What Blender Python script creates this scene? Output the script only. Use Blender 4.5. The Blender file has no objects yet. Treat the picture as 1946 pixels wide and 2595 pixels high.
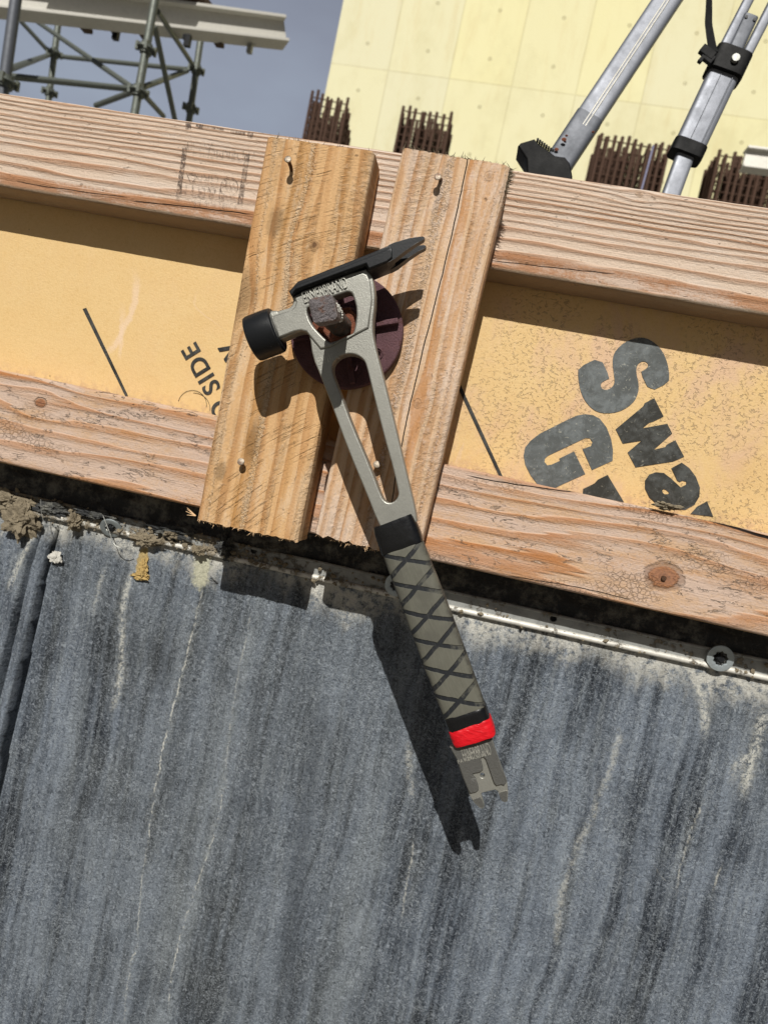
import bpy, bmesh, math, random
import numpy as np
from mathutils import Vector, Matrix, noise as mnoise
random.seed(7)
SC = bpy.context.scene
COL = SC.collection
# ------------------------------------------------------------------ camera
CAM = Vector((0.06817, -0.56191, -0.01987))
YAW, PITCH, ROLL = 0.116, -0.0645, -0.2092
SW, SH, F = 1946.0, 2595.0, 1638.9          # photograph size and focal length in its pixels
MR = (Matrix.Rotation(YAW, 3, 'Z') @ Matrix.Rotation(PITCH, 3, 'X') @
      Matrix(((math.cos(ROLL), 0, math.sin(ROLL)), (0, 1, 0), (-math.sin(ROLL), 0, math.cos(ROLL)))))
cd = bpy.data.cameras.new('camera')
cam = bpy.data.objects.new('camera', cd)
COL.objects.link(cam)
cam.matrix_world = Matrix.Translation(CAM) @ (MR @ Matrix.Rotation(math.radians(90), 3, 'X')).to_4x4()
cd.sensor_fit = 'VERTICAL'; cd.sensor_height = 34.6; cd.lens = 34.6 * F / SH
cd.clip_start = 0.02; cd.clip_end = 2000
cd.dof.use_dof = True; cd.dof.focus_distance = 0.55; cd.dof.aperture_fstop = 9
SC.camera = cam
# ------------------------------------------------------------------ light
SUN_T = Vector((0.0364, 1.0, -0.9027)).normalized()   # the way sunlight travels
w = bpy.data.worlds.new('World'); SC.world = w; w.use_nodes = True
wt = w.node_tree; bg = wt.nodes['Background']
sky = wt.nodes.new('ShaderNodeTexSky'); sky.sky_type = 'NISHITA'; sky.sun_disc = False
sky.sun_elevation = math.asin(-SUN_T.z); sky.sun_rotation = math.atan2(-SUN_T.x, -SUN_T.y)
sky.air_density = 1.0; sky.dust_density = 2.5; sky.ozone_density = 1.0
hs = wt.nodes.new('ShaderNodeHueSaturation'); hs.inputs['Saturation'].default_value = 0.62; hs.inputs['Value'].default_value = 0.42
tc = wt.nodes.new('ShaderNodeTexCoord')
ns = wt.nodes.new('ShaderNodeTexNoise'); ns.inputs['Scale'].default_value = 2.6; ns.inputs['Detail'].default_value = 4
mp = wt.nodes.new('ShaderNodeMapping'); mp.inputs['Scale'].default_value = (1, 1, 2.2)
rp = wt.nodes.new('ShaderNodeValToRGB')
rp.color_ramp.elements[0].position = 0.3; rp.color_ramp.elements[0].color = (.70, .72, .80, 1)
rp.color_ramp.elements[1].position = 0.7; rp.color_ramp.elements[1].color = (1, 1, 1, 1)
mx = wt.nodes.new('ShaderNodeMixRGB'); mx.blend_type = 'MULTIPLY'; mx.inputs[0].default_value = 1
wt.links.new(tc.outputs['Generated'], mp.inputs[0]); wt.links.new(mp.outputs[0], ns.inputs[0])
wt.links.new(ns.outputs['Fac'], rp.inputs[0]); wt.links.new(sky.outputs[0], hs.inputs['Color'])
wt.links.new(hs.outputs[0], mx.inputs[1]); wt.links.new(rp.outputs[0], mx.inputs[2])
sx_ = wt.nodes.new('ShaderNodeSeparateXYZ'); wt.links.new(tc.outputs['Generated'], sx_.inputs[0])
def mr(sock, lo, hi):
    q = wt.nodes.new('ShaderNodeMapRange'); q.interpolation_type = 'SMOOTHSTEP'; wt.links.new(sock, q.inputs[0]); q.inputs[1].default_value = lo; q.inputs[2].default_value = hi; return q.outputs[0]
m1 = wt.nodes.new('ShaderNodeMath'); m1.operation = 'SUBTRACT'; m1.inputs[0].default_value = 1; wt.links.new(mr(sx_.outputs[2], .45, .85), m1.inputs[1])
m2 = wt.nodes.new('ShaderNodeMath'); m2.operation = 'MULTIPLY'; wt.links.new(m1.outputs[0], m2.inputs[0]); wt.links.new(mr(sx_.outputs[1], .35, .75), m2.inputs[1])
cl = wt.nodes.new('ShaderNodeMixRGB'); wt.links.new(m2.outputs[0], cl.inputs[0]); wt.links.new(mx.outputs[0], cl.inputs[1])
rp2 = wt.nodes.new('ShaderNodeValToRGB'); wt.links.new(ns.outputs['Fac'], rp2.inputs[0])
rp2.color_ramp.elements[0].position = .35; rp2.color_ramp.elements[0].color = (4.9, 5.3, 6.8, 1)
rp2.color_ramp.elements[1].position = .68; rp2.color_ramp.elements[1].color = (6.3, 7.2, 8.9, 1)
wt.links.new(rp2.outputs[0], cl.inputs[2]); wt.links.new(cl.outputs[0], bg.inputs['Color'])
bg.inputs['Strength'].default_value = 0.05  # bright cloud bank added only ahead of the camera, keeping wall fill low
sl = bpy.data.lights.new('sun', 'SUN'); sl.energy = 4.7; sl.angle = math.radians(0.5); sl.color = (1.0, .96, .89)
so = bpy.data.objects.new('sun', sl); COL.objects.link(so)
so.rotation_euler = SUN_T.to_track_quat('-Z', 'Y').to_euler()
SC.view_settings.view_transform = 'Standard'; SC.view_settings.look = 'None'
SC.view_settings.exposure = 0.0; SC.view_settings.gamma = 1.0

# ------------------------------------------------------------------ helpers
def P(u, v, Y):
    """photograph pixel -> world point on the plane y = Y (metres)"""
    d = MR @ Vector(((u - SW / 2) / F, 1.0, -(v - SH / 2) / F))
    return CAM + d * ((Y - CAM.y) / d.y)
def tag(o, label=None, cat=None, group=None, kind=None):
    if label: o['label'] = label
    if cat: o['category'] = cat
    if group: o['group'] = group
    if kind: o['kind'] = kind
    return o
def empty(name, loc):
    o = bpy.data.objects.new(name, None); COL.objects.link(o)
    o.matrix_world = Matrix.Translation(Vector(loc)); o.empty_display_size = .02
    return o
def link(name, me, mat=None, parent=None):
    o = bpy.data.objects.new(name, me); COL.objects.link(o)
    if mat: me.materials.clear(); me.materials.append(mat)
    if parent is not None:
        o.parent = parent
        o.matrix_parent_inverse = (parent.matrix_world if parent.parent is None else wm(parent)).inverted()
    return o
def wm(o):
    if o.parent is None: return o.matrix_basis.copy()
    return wm(o.parent) @ o.matrix_parent_inverse @ o.matrix_basis
def smooth(me, ang=35):
    for p in me.polygons: p.use_smooth = True
    try: me.set_sharp_from_angle(angle=math.radians(ang))
    except Exception: pass
class MB:
    def __init__(s): s.v = []; s.f = []
    def add(s, vs, fs):
        n = len(s.v); s.v += [tuple(v) for v in vs]; s.f += [tuple(i + n for i in f) for f in fs]
    def box(s, c, dx, dy, dz, ax=None):
        """box with centre c, full sizes, axes matrix ax (columns)"""
        ax = ax or Matrix.Identity(3)
        vs = [Vector(c) + ax @ Vector((sx * dx / 2, sy * dy / 2, sz * dz / 2)) for sx in (-1, 1) for sy in (-1, 1) for sz in (-1, 1)]
        s.add(vs, [(0, 1, 3, 2), (4, 6, 7, 5), (0, 4, 5, 1), (2, 3, 7, 6), (0, 2, 6, 4), (1, 5, 7, 3)])
    def tube(s, pts, r, n=10, cap=True, radii=None):
        pts = [Vector(p) for p in pts]; rings = []
        up = Vector((0, 0, 1))
        t0 = (pts[1] - pts[0]).normalized()
        if abs(t0.dot(up)) > .95: up = Vector((0, 1, 0))
        a = t0.cross(up).normalized()
        for i, p in enumerate(pts):
            t = (pts[min(i + 1, len(pts) - 1)] - pts[max(i - 1, 0)]).normalized()
            a = (a - t * a.dot(t)).normalized(); b = t.cross(a)
            rr = radii[i] if radii else r
            rings.append([p + (a * math.cos(k * 2 * math.pi / n) + b * math.sin(k * 2 * math.pi / n)) * rr for k in range(n)])
        vs = [q for ring in rings for q in ring]; fs = []
        for i in range(len(pts) - 1):
            for k in range(n):
                k2 = (k + 1) % n
                fs.append((i * n + k, i * n + k2, (i + 1) * n + k2, (i + 1) * n + k))
        if cap:
            fs.append(tuple(range(n - 1, -1, -1))); fs.append(tuple((len(pts) - 1) * n + k for k in range(n)))
        s.add(vs, fs)
    def build(s, name, mat, parent=None, sm=False, bevel=0, ang=35):
        me = bpy.data.meshes.new(name); me.from_pydata(s.v, [], s.f); me.update()
        bm = bmesh.new(); bm.from_mesh(me); bmesh.ops.recalc_face_normals(bm, faces=bm.faces)
        if bevel: bmesh.ops.bevel(bm, geom=list(bm.edges), offset=bevel, segments=2, affect='EDGES', profile=.6)
        bm.to_mesh(me); bm.free()
        if sm: smooth(me, ang)
        return link(name, me, mat, parent)
def sweep(sections, close=True):
    """list of rings (equal counts) -> verts, faces with caps"""
    n = len(sections[0]); vs = [q for r in sections for q in r]; fs = []
    for i in range(len(sections) - 1):
        for k in range(n):
            k2 = (k + 1) % n
            fs.append((i * n + k, i * n + k2, (i + 1) * n + k2, (i + 1) * n + k))
    if close:
        fs.append(tuple(range(n - 1, -1, -1))); fs.append(tuple((len(sections) - 1) * n + k for k in range(n)))
    return vs, fs
def curve_mesh(outer, holes, depth, bevel, res=2):
    cu = bpy.data.curves.new('tmp', 'CURVE'); cu.dimensions = '2D'; cu.fill_mode = 'BOTH'
    cu.extrude = max(depth / 2 - bevel, 0.00005); cu.bevel_depth = bevel; cu.bevel_resolution = res; cu.offset = -bevel
    for pts in [outer] + holes:
        sp = cu.splines.new('POLY'); sp.points.add(len(pts) - 1)
        for i, p in enumerate(pts): sp.points[i].co = (p[0], p[1], 0, 1)
        sp.use_cyclic_u = True
    ob = bpy.data.objects.new('tmp', cu); COL.objects.link(ob)
    dg = bpy.context.evaluated_depsgraph_get()
    me = bpy.data.meshes.new_from_object(ob.evaluated_get(dg)); 
    bpy.data.objects.remove(ob); bpy.data.curves.remove(cu)
    return me
def chaikin(pts, n=2, closed=True):
    pts = [Vector(p) for p in pts]
    for _ in range(n):
        q = []
        m = len(pts)
        for i in range(m if closed else m - 1):
            a, b = pts[i], pts[(i + 1) % m]
            q += [a * .75 + b * .25, a * .25 + b * .75]
        pts = q if closed else [pts[0]] + q + [pts[-1]]
    return pts
def prism(name, outer, holes, Yf, Yb, mat, parent=None, bevel=.0006, rnd=0, rndh=2, sm=True):
    """outline in photograph pixels traced on plane Yf, given real thickness to Yb"""
    def cv(poly, r):
        q = [(P(u, v, Yf).x, P(u, v, Yf).z) for u, v in poly]
        return chaikin([Vector(p) for p in q], r) if r else q
    me = curve_mesh(cv(outer, rnd), [cv(h, rndh) for h in holes], Yb - Yf, bevel)
    ym = (Yf + Yb) / 2
    for v in me.vertices: v.co = Vector((v.co.x, ym - v.co.z, v.co.y))
    me.name = name
    if sm: smooth(me, 40)
    return link(name, me, mat, parent)
def text_mesh(s, size, extrude=0.0, offset=0.0, xs=1.0, sp=1.0, bevel=0.0):
    cu = bpy.data.curves.new('tmp', 'FONT'); cu.body = s; cu.size = size; cu.extrude = extrude
    cu.offset = offset; cu.space_character = sp; cu.bevel_depth = bevel; cu.align_x = 'CENTER'; cu.align_y = 'CENTER'
    ob = bpy.data.objects.new('tmp', cu); COL.objects.link(ob)
    dg = bpy.context.evaluated_depsgraph_get()
    me = bpy.data.meshes.new_from_object(ob.evaluated_get(dg))
    bpy.data.objects.remove(ob); bpy.data.curves.remove(cu)
    for v in me.vertices: v.co.x *= xs
    return me
def place_text(name, s, size, c, xdir, ydir, mat, parent, **k):
    me = text_mesh(s, size, **k)
    x = Vector(xdir).normalized(); y = Vector(ydir); y = (y - x * y.dot(x)).normalized(); z = x.cross(y)
    for v in me.vertices: v.co = Vector(c) + x * v.co.x + y * v.co.y + z * v.co.z
    me.name = name
    return link(name, me, mat, parent)

# ------------------------------------------------------------------ node language
def lin(r, g, b, k=1.0):
    def f(c):
        c /= 255.0
        return (c / 12.92 if c <= .04045 else ((c + .055) / 1.055) ** 2.4) * k
    return (f(r), f(g), f(b), 1)
class NT:
    def __init__(s, name):
        s.mat = bpy.data.materials.new(name); s.mat.use_nodes = True; s.t = s.mat.node_tree
        s.b = s.t.nodes['Principled BSDF']; s.out = s.t.nodes['Material Output']
        s.tc = s.t.nodes.new('ShaderNodeTexCoord')
    def obj(s): return s.tc.outputs['Object']
    def gen(s): return s.tc.outputs['Generated']
    def node(s, t): return s.t.nodes.new(t)
    def set(s, sock, v):
        if isinstance(v, (int, float)): sock.default_value = v
        elif isinstance(v, (tuple, list)): sock.default_value = v
        else: s.t.links.new(v, sock)
    def m(s, op, a, b=None, c=None, clamp=False):
        n = s.node('ShaderNodeMath'); n.operation = op; n.use_clamp = clamp
        s.set(n.inputs[0], a)
        if b is not None: s.set(n.inputs[1], b)
        if c is not None: s.set(n.inputs[2], c)
        return n.outputs[0]
    def add(s, a, b): return s.m('ADD', a, b)
    def sub(s, a, b): return s.m('SUBTRACT', a, b)
    def mul(s, a, b): return s.m('MULTIPLY', a, b)
    def step(s, a, lo, hi):
        n = s.node('ShaderNodeMapRange'); n.interpolation_type = 'SMOOTHSTEP'
        s.set(n.inputs[0], a); n.inputs[1].default_value = lo; n.inputs[2].default_value = hi
        n.inputs[3].default_value = 0; n.inputs[4].default_value = 1
        return n.outputs[0]
    def xyz(s, v=None):
        n = s.node('ShaderNodeSeparateXYZ'); s.t.links.new(v or s.obj(), n.inputs[0]); return n.outputs
    def vec(s, x, y, z):
        n = s.node('ShaderNodeCombineXYZ')
        for i, q in enumerate((x, y, z)): s.set(n.inputs[i], q)
        return n.outputs[0]
    def scale(s, v, k, off=(0, 0, 0)):
        n = s.node('ShaderNodeMapping'); s.t.links.new(v, n.inputs[0])
        n.inputs['Scale'].default_value = k; n.inputs['Location'].default_value = off
        return n.outputs[0]
    def noise(s, v, scale=1, detail=3, rough=.55, dist=0):
        n = s.node('ShaderNodeTexNoise'); s.t.links.new(v, n.inputs['Vector'])
        n.inputs['Scale'].default_value = scale; n.inputs['Detail'].default_value = detail
        n.inputs['Roughness'].default_value = rough; n.inputs['Distortion'].default_value = dist
        return n.outputs['Fac']
    def voro(s, v, scale, feature='F1', rnd=1):
        n = s.node('ShaderNodeTexVoronoi'); n.feature = feature; s.t.links.new(v, n.inputs['Vector'])
        n.inputs['Scale'].default_value = scale; n.inputs['Randomness'].default_value = rnd
        return n.outputs['Distance']
    def mix(s, f, a, b, mode='MIX'):
        n = s.node('ShaderNodeMixRGB'); n.blend_type = mode
        s.set(n.inputs[0], f); s.set(n.inputs[1], a); s.set(n.inputs[2], b); return n.outputs[0]
    def bump(s, h, dist, strength=1.0, prev=None):
        n = s.node('ShaderNodeBump'); n.inputs['Distance'].default_value = dist
        n.inputs['Strength'].default_value = strength; s.set(n.inputs['Height'], h)
        if prev is not None: s.t.links.new(prev, n.inputs['Normal'])
        return n.outputs[0]
    def done(s, col, rough=.8, metal=0, nrm=None, spec=None, alpha=None):
        s.set(s.b.inputs['Base Color'], col); s.set(s.b.inputs['Roughness'], rough); s.set(s.b.inputs['Metallic'], metal)
        if nrm is not None: s.t.links.new(nrm, s.b.inputs['Normal'])
        if spec is not None: s.b.inputs['Specular IOR Level'].default_value = spec
        if alpha is not None: s.set(s.b.inputs['Alpha'], alpha)
        return s.mat

def wood(name, light, dark, film, seed, a, b, width, length=1.0, knots=(), film_amt=.4, orange=None, bands=(), cracks=(),
         ringamt=.8, saw=0.0, warp=.004, rough_bump=1.0, tilt=0.0, flakes=0.0, stains=(), knotdark=.92, clean=False, lip=None, fuzzband=()):
    """local x along the board, y across (0 = lower edge). rings: phase = a*t + b*t*t, t = y/width"""
    n = NT(name); o = n.xyz(); x, y, z = o[0], o[1], o[2]
    base = n.vec(x, y, n.mul(z, 1.0))
    ofs = (seed * 3.17, seed * 1.73, seed * .9)
    lo = n.noise(n.scale(base, (2.5, 9, 9), ofs), 1, 2, .5)
    lo2 = n.noise(n.scale(base, (9, 45, 45), ofs), 1, 3, .6)
    s = n.add(y, n.mul(n.sub(lo, .5), warp * 8)); s = n.add(s, n.mul(n.sub(lo2, .5), warp))
    s = n.add(s, n.mul(x, tilt))
    kmask = None; kring = None
    for (kx, ky, kr, sx, sy) in knots:
        dx = n.sub(x, kx); dy = n.sub(y, ky)
        g = n.m('EXPONENT', n.mul(n.add(n.m('POWER', n.m('ABSOLUTE', n.m('DIVIDE', dx, sx)), 2.0), n.m('POWER', n.m('ABSOLUTE', n.m('DIVIDE', dy, sy)), 2.0)), -1.0))
        s = n.sub(s, n.mul(n.sub(s, ky), n.mul(g, .93)))
        wob = n.mul(n.sub(n.noise(n.scale(base, (130, 170, 170), ofs), 1, 5, .7), .5), kr * (.7 if clean else 1.5))
        d = n.add(n.m('SQRT', n.add(n.m('POWER', n.m('ABSOLUTE', n.mul(dx, .78)), 2.0), n.m('POWER', n.m('ABSOLUTE', dy), 2.0))), wob)
        dk = n.m('DIVIDE', d, kr)
        mk = n.sub(1.0, n.step(dk, .80 if clean else .35, .95 if clean else 1.35))
        rg = n.m('MULTIPLY_ADD', n.add(n.m('SINE', n.mul(dk, 19.0)), 1.0), .16, n.mul(dk, .5))
        rg = rg if clean else n.add(n.mul(n.step(dk, .1, .8), .75), n.mul(n.add(n.m('SINE', n.mul(dk, 15.0)), 1.0), .12))
        rim = n.sub(1.0, n.step(n.m('ABSOLUTE', n.sub(dk, 1.0)), .06, .26))
        kk = (mk, rg, rim)
        if kmask is None: kmask, kring, krim = mk, rg, rim
        else:
            kring = n.add(n.mul(kring, n.sub(1.0, mk)), n.mul(rg, mk)); kmask = n.m('MAXIMUM', kmask, mk); krim = n.m('MAXIMUM', krim, rim)
    t = n.m('DIVIDE', s, width)
    ph = n.add(n.mul(t, a), n.mul(n.mul(t, t), b))
    ph = n.add(ph, n.mul(n.noise(n.scale(base, (3, 45, 45), (seed, 5, seed)), 1, 3), 2.2))
    fr = n.m('FRACT', ph)
    fuzz = n.noise(n.scale(base, (60, 900, 900), ofs), 1, 3, .7)
    late = n.mul(n.step(n.add(fr, n.mul(n.sub(fuzz, .5), .35)), .35, .86), n.sub(1.0, n.step(fr, .90, 1.0)))
    ringw = n.noise(n.scale(base, (2, 60, 60), (seed * 2, 1, 4)), 1, 2)
    late = n.mul(late, n.m('MULTIPLY_ADD', ringw, 1.3, .15, clamp=True))
    fine = n.noise(n.scale(base, (14, 1100, 1100), ofs), 1, 4, .7)
    fine2 = n.noise(n.scale(base, (420, 420, 420), ofs), 1, 4, .75)
    col = n.mix(n.mul(late, ringamt), light, dark)
    if orange:
        for (y0, y1, amt) in bands:
            e = n.mul(n.step(n.add(s, n.mul(n.sub(fuzz, .5), .003)), y0, y0 + .002), n.sub(1.0, n.step(n.add(s, n.mul(n.sub(fuzz, .5), .003)), y1 - .002, y1)))
            col = n.mix(n.mul(e, amt), col, orange)
    # weathered cement film
    fn = n.noise(n.scale(base, (7, 26, 26), (seed * 7, 2, 3)), 1, 6, .72)
    fn = n.add(fn, n.mul(n.sub(fine2, .5), .25))
    fm = n.step(fn, .56 - film_amt * .25, .66 - film_amt * .12)
    col = n.mix(n.mul(n.mul(fm, n.sub(1.0, n.mul(late, .85))), min(.9, film_amt + .3)), col, film)
    # streaky fine fibre and blotches
    col = n.mix(n.mul(n.step(fine, .52, .8), .45), col, (.30, .17, .09, 1), 'MULTIPLY') if False else n.mix(n.mul(n.step(fine, .5, .8), .5), col, n.mix(.55, col, (.16, .085, .04, 1)))
    bl = n.noise(n.scale(base, (5, 14, 14), (4, seed, 8)), 1, 4, .6)
    col = n.mix(n.mul(n.step(bl, .52, .8), .35), col, n.mix(.5, col, (.25, .15, .08, 1)))
    col = n.mix(n.mul(n.step(fine2, .55, .8), .40), col, n.mix(.6, col, (.12, .08, .06, 1)))
    # small torn flecks
    fl = n.noise(n.scale(n.vec(n.add(x, n.mul(n.sub(fine2, .5), .004)), y, z), (150, 330, 330), (seed, 9, 1)), 1, 2, .5, .8)
    flk = n.step(fl, .70, .75)
    col = n.mix(n.mul(flk, .4), col, (.14, .085, .05, 1))
    h = n.add(n.mul(late, 1.1 if flakes or not saw else -.5), n.add(n.mul(fine, .5), n.add(n.mul(fine2, .9), n.mul(fuzz, .3))))
    h = n.sub(h, n.mul(flk, .8))
    if flakes:      # lifting edges of the film: short wavy contour lines, mostly along the grain
        cn = n.noise(n.scale(n.vec(n.add(x, n.mul(fine2, .003)), n.add(y, n.mul(lo2, .004)), z), (34, 120, 120), (seed, 3, 3)), 1, 4, .62, .5)
        rg_ = n.mul(n.step(n.noise(n.scale(base, (16, 50, 50), (3, 3, seed)), 1, 3), .50, .58), n.step(n.noise(n.scale(base, (70, 160, 160), (8, 3, seed)), 1, 2), .42, .55))
        e1 = n.sub(1.0, n.step(n.m('ABSOLUTE', n.sub(cn, .53)), .002, .009)); edge = n.mul(e1, rg_)
        hi = n.mul(n.sub(1.0, n.step(n.m('ABSOLUTE', n.sub(cn, .545)), .004, .014)), rg_)
        col = n.mix(n.mul(hi, .5), col, lin(236, 214, 196, .85)); col = n.mix(n.mul(edge, flakes), col, (.06, .035, .02, 1)); h = n.add(n.sub(h, n.mul(edge, 1.6)), n.mul(hi, 1.0))
        fz = n.voro(n.scale(n.vec(n.add(x, n.mul(fine2, .004)), n.add(y, n.mul(fine2, .004)), z), (210, 260, 260)), 1.0, 'DISTANCE_TO_EDGE')
        fe = n.mul(n.sub(1.0, n.step(fz, .02, .09)), n.step(n.noise(n.scale(base, (9, 30, 30), (7, 3, seed)), 1, 3), .54, .66))
        col = n.mix(n.mul(fe, .35), col, (.22, .13, .08, 1)); h = n.sub(h, n.mul(fe, .7))
    if saw:
        sd = n.add(n.mul(x, .72), n.mul(y, .69)); al = n.sub(n.mul(x, .69), n.mul(y, .72))
        sd = n.add(sd, n.add(n.mul(n.mul(al, al), 1.1), n.mul(n.sub(lo2, .5), .0035)))
        sv = n.vec(sd, al, 0.0)
        sn = n.noise(n.scale(sv, (470, 15, 1), (seed, 1, 1)), 1, 3, .6, .25)
        brk = n.step(n.noise(n.scale(sv, (500, 160, 1), (1, seed, 1)), 1, 3), .40, .56); reg = n.step(n.noise(n.scale(base, (14, 26, 26), (1, seed, 1)), 1, 3), .42, .58)
        sm_ = n.mul(n.mul(n.step(sn, .52, .70), n.m('MULTIPLY_ADD', brk, .7, .3)), reg)
        col = n.mix(n.mul(sm_, saw), col, n.mix(.62, col, (.10, .055, .025, 1))); h = n.sub(h, n.mul(sm_, 5.0 * saw))
        rf = n.noise(n.scale(sv, (240, 110, 1), (5, seed, 1)), 1, 5, .75, .5); rb = n.step(n.noise(n.scale(base, (5, 60, 60), (2, 2, seed)), 1, 2), .47, .60)
        h = n.add(h, n.mul(n.mul(rf, rb), 3.0)); col = n.mix(n.mul(n.mul(rb, n.step(rf, .52, .66)), .45), col, film)
        col = n.mix(n.mul(n.mul(rb, n.sub(1.0, n.step(rf, .34, .46))), .45), col, n.mix(.6, col, (.12, .08, .05, 1)))
    for (y0, y1) in fuzzband:
        sj = n.add(s, n.mul(n.sub(n.noise(n.scale(base, (40, 160, 160), (3, 1, 1)), 1, 4, .7), .5), .006)); e = n.mul(n.step(sj, y0 - .001, y0 + .003), n.sub(1.0, n.step(sj, y1 - .003, y1 + .001)))
        tf = n.noise(n.scale(base, (420, 420, 420), (1, 9, seed)), 1, 3, .7, .6)
        col = n.mix(n.mul(n.mul(e, n.step(tf, .48, .60)), .75), col, film); col = n.mix(n.mul(n.mul(e, n.sub(1.0, n.step(tf, .36, .46))), .32), col, n.mix(.6, col, (.14, .09, .06, 1)))
        h = n.add(h, n.mul(n.mul(n.sub(tf, .5), e), 3.5))
    for (cx_, cy_, rx_, ry_) in stains:
        e = n.m('SQRT', n.add(n.m('POWER', n.m('ABSOLUTE', n.m('DIVIDE', n.sub(x, cx_), rx_)), 2.0), n.m('POWER', n.m('ABSOLUTE', n.m('DIVIDE', n.sub(y, cy_), ry_)), 2.0)))
        e = n.sub(1.0, n.step(n.add(e, n.mul(n.sub(n.noise(n.scale(base, (40, 90, 90)), 1, 5, .7), .5), 1.5)), .3, 1.1))
        col = n.mix(n.mul(e, .65), col, n.mix(.65, col, (.05, .028, .012, 1)))
    if kmask is not None:
        kc = n.mix(kring, lin(128, 72, 36, .8), lin(188, 122, 72, .8)) if clean else n.mix(kring, lin(96, 64, 44, .8), lin(190, 150, 106, .8))
        kc = n.mix(n.mul(n.step(fine2, .5, .7), .7), kc, lin(70, 42, 26))
        col = n.mix(n.mul(kmask, knotdark), col, kc); col = n.mix(n.mul(krim, (.55 if clean else .12) * knotdark), col, lin(104, 70, 48))
        h = n.sub(h, n.mul(krim, 1.0 if clean else .3))
    if lip:
        e = n.sub(1.0, n.step(n.add(y, n.mul(n.sub(n.noise(n.scale(base, (30, 90, 90)), 1, 4), .5), .004)), .0015, .0045)); col = n.mix(n.mul(e, .8), col, lip)
    for (c0, c1, c2, c3, w0, x0, x1) in cracks:      # y = c0 + c1 x + c2 x^2 + c3 x^3
        cy = n.add(n.add(c0, n.mul(x, c1)), n.mul(n.mul(x, x), n.add(c2, n.mul(x, c3))))
        cy = n.add(cy, n.mul(n.sub(n.noise(n.scale(base, (34, 0, 0), (seed, 2, 2)), 1, 4, .6), .5), .0028))
        q = n.m('ABSOLUTE', n.sub(y, cy))
        cw = n.mul(n.sub(1.0, n.step(q, w0 * .5, w0 * 1.5)), n.mul(n.step(x, x0, x0 + .01), n.sub(1.0, n.step(x, x1 - .01, x1))))
        col = n.mix(cw, col, (.012, .008, .006, 1)); h = n.sub(h, n.mul(cw, 3.0))
    nb = n.bump(h, .0011 * rough_bump, 1.0)
    return n.done(col, .82, 0, nb, .25)

def metal_mat(name, c, rough=.45, metal=.6, var=.25, bump=.0002, scale=900, dirt=None, scratches=0, edge=None, edger=.0011, spec=None):
    n = NT(name); v = n.obj()
    f = n.noise(v, scale, 4, .7); g = n.noise(v, 45, 4, .65)
    col = n.mix(n.mul(n.step(f, .35, .7), var), c, tuple(q * .6 for q in c[:3]) + (1,))
    col = n.mix(n.mul(n.step(g, .45, .7), var * 1.3), col, tuple(q * .72 for q in c[:3]) + (1,))
    if dirt: col = n.mix(n.mul(n.step(n.noise(v, 110, 5, .7), .53, .66), .8), col, dirt)
    h = n.add(f, n.mul(g, .6)); r = n.m('MULTIPLY_ADD', g, .35, rough - .16)
    if scratches:
        sc = n.noise(n.scale(v, (60, 900, 160), (1, 2, 3)), 1, 2, .5, 1.4); k = n.step(sc, .72, .78)
        col = n.mix(n.mul(k, scratches), col, (.45, .45, .45, 1))
    if edge:
        be = n.node('ShaderNodeBevel'); be.samples = 6; be.inputs['Radius'].default_value = edger
        ge = n.node('ShaderNodeNewGeometry'); vm = n.node('ShaderNodeVectorMath'); vm.operation = 'DOT_PRODUCT'
        n.t.links.new(be.outputs[0], vm.inputs[0]); n.t.links.new(ge.outputs['Normal'], vm.inputs[1])
        k = n.mul(n.step(n.sub(1.0, vm.outputs['Value']), .012, .10), n.step(n.noise(v, 160, 4, .7), .40, .62))
        col = n.mix(n.mul(k, .75), col, edge)
    return n.done(col, r, metal, n.bump(h, bump), spec)

M = {}
M['ti'] = metal_mat('grey_titanium', lin(156, 156, 149), .42, .55, .3, .0002, 900, None, 0, lin(226, 224, 212))
M['ti_dark'] = metal_mat('worn_titanium', lin(106, 106, 103), .46, .5, .5, .0004, 900, None, .25, lin(190, 188, 178))
M['black_steel'] = metal_mat('black_steel', lin(28, 30, 33), .40, .1, .35, .0001, 700, None, .35, lin(120, 122, 122), .0009, .3)
M['black_plastic'] = metal_mat('black_plastic', lin(12, 13, 15), .6, 0, .3, .0002, 400, lin(26, 27, 27), 0, None, .001, .18)
M['tape'] = metal_mat('black_tape', lin(16, 17, 19), .26, 0, .3, .0004, 90)
M['galv'] = metal_mat('galvanised_steel', lin(160, 162, 158), .45, .45, .5, .0003, 260, lin(120, 116, 106))
M['alu'] = metal_mat('aluminium', lin(124, 128, 137), .5, .35, .3, .0001, 500, None, .2)
M['alu_grey'] = metal_mat('dull_aluminium', lin(92, 96, 104), .55, .3, .35, .0001, 300)
M['zinc'] = metal_mat('zinc_washer', lin(176, 186, 190), .36, .6, .35, .0003, 500)
M['rod'] = metal_mat('rusty_steel_rod', lin(118, 112, 114), .6, .3, .8, .0026, 300, lin(104, 74, 60), 0, lin(176, 168, 162))
M['white_alu'] = metal_mat('bright_aluminium', lin(204, 202, 194), .5, .25, .25, .0001, 300)
M['thread'] = metal_mat('dark_thread_steel', lin(78, 68, 62), .5, .45, .6, .0006, 420, lin(96, 58, 38))
M['scaf'] = metal_mat('scaffold_steel', lin(112, 118, 112), .5, .4, .5, .0003, 260, lin(84, 76, 64))
M['rust'] = metal_mat('rust', lin(126, 74, 52), .85, .1, .6, .0015, 420, lin(66, 40, 34))
M['plate'] = metal_mat('purple_brown_iron', lin(102, 70, 76), .7, .2, .7, .0012, 700, lin(84, 50, 46))
M['rebar'] = metal_mat('rebar_rust', lin(80, 56, 42), .85, .1, .5, .001, 300, lin(60, 38, 28))
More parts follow.
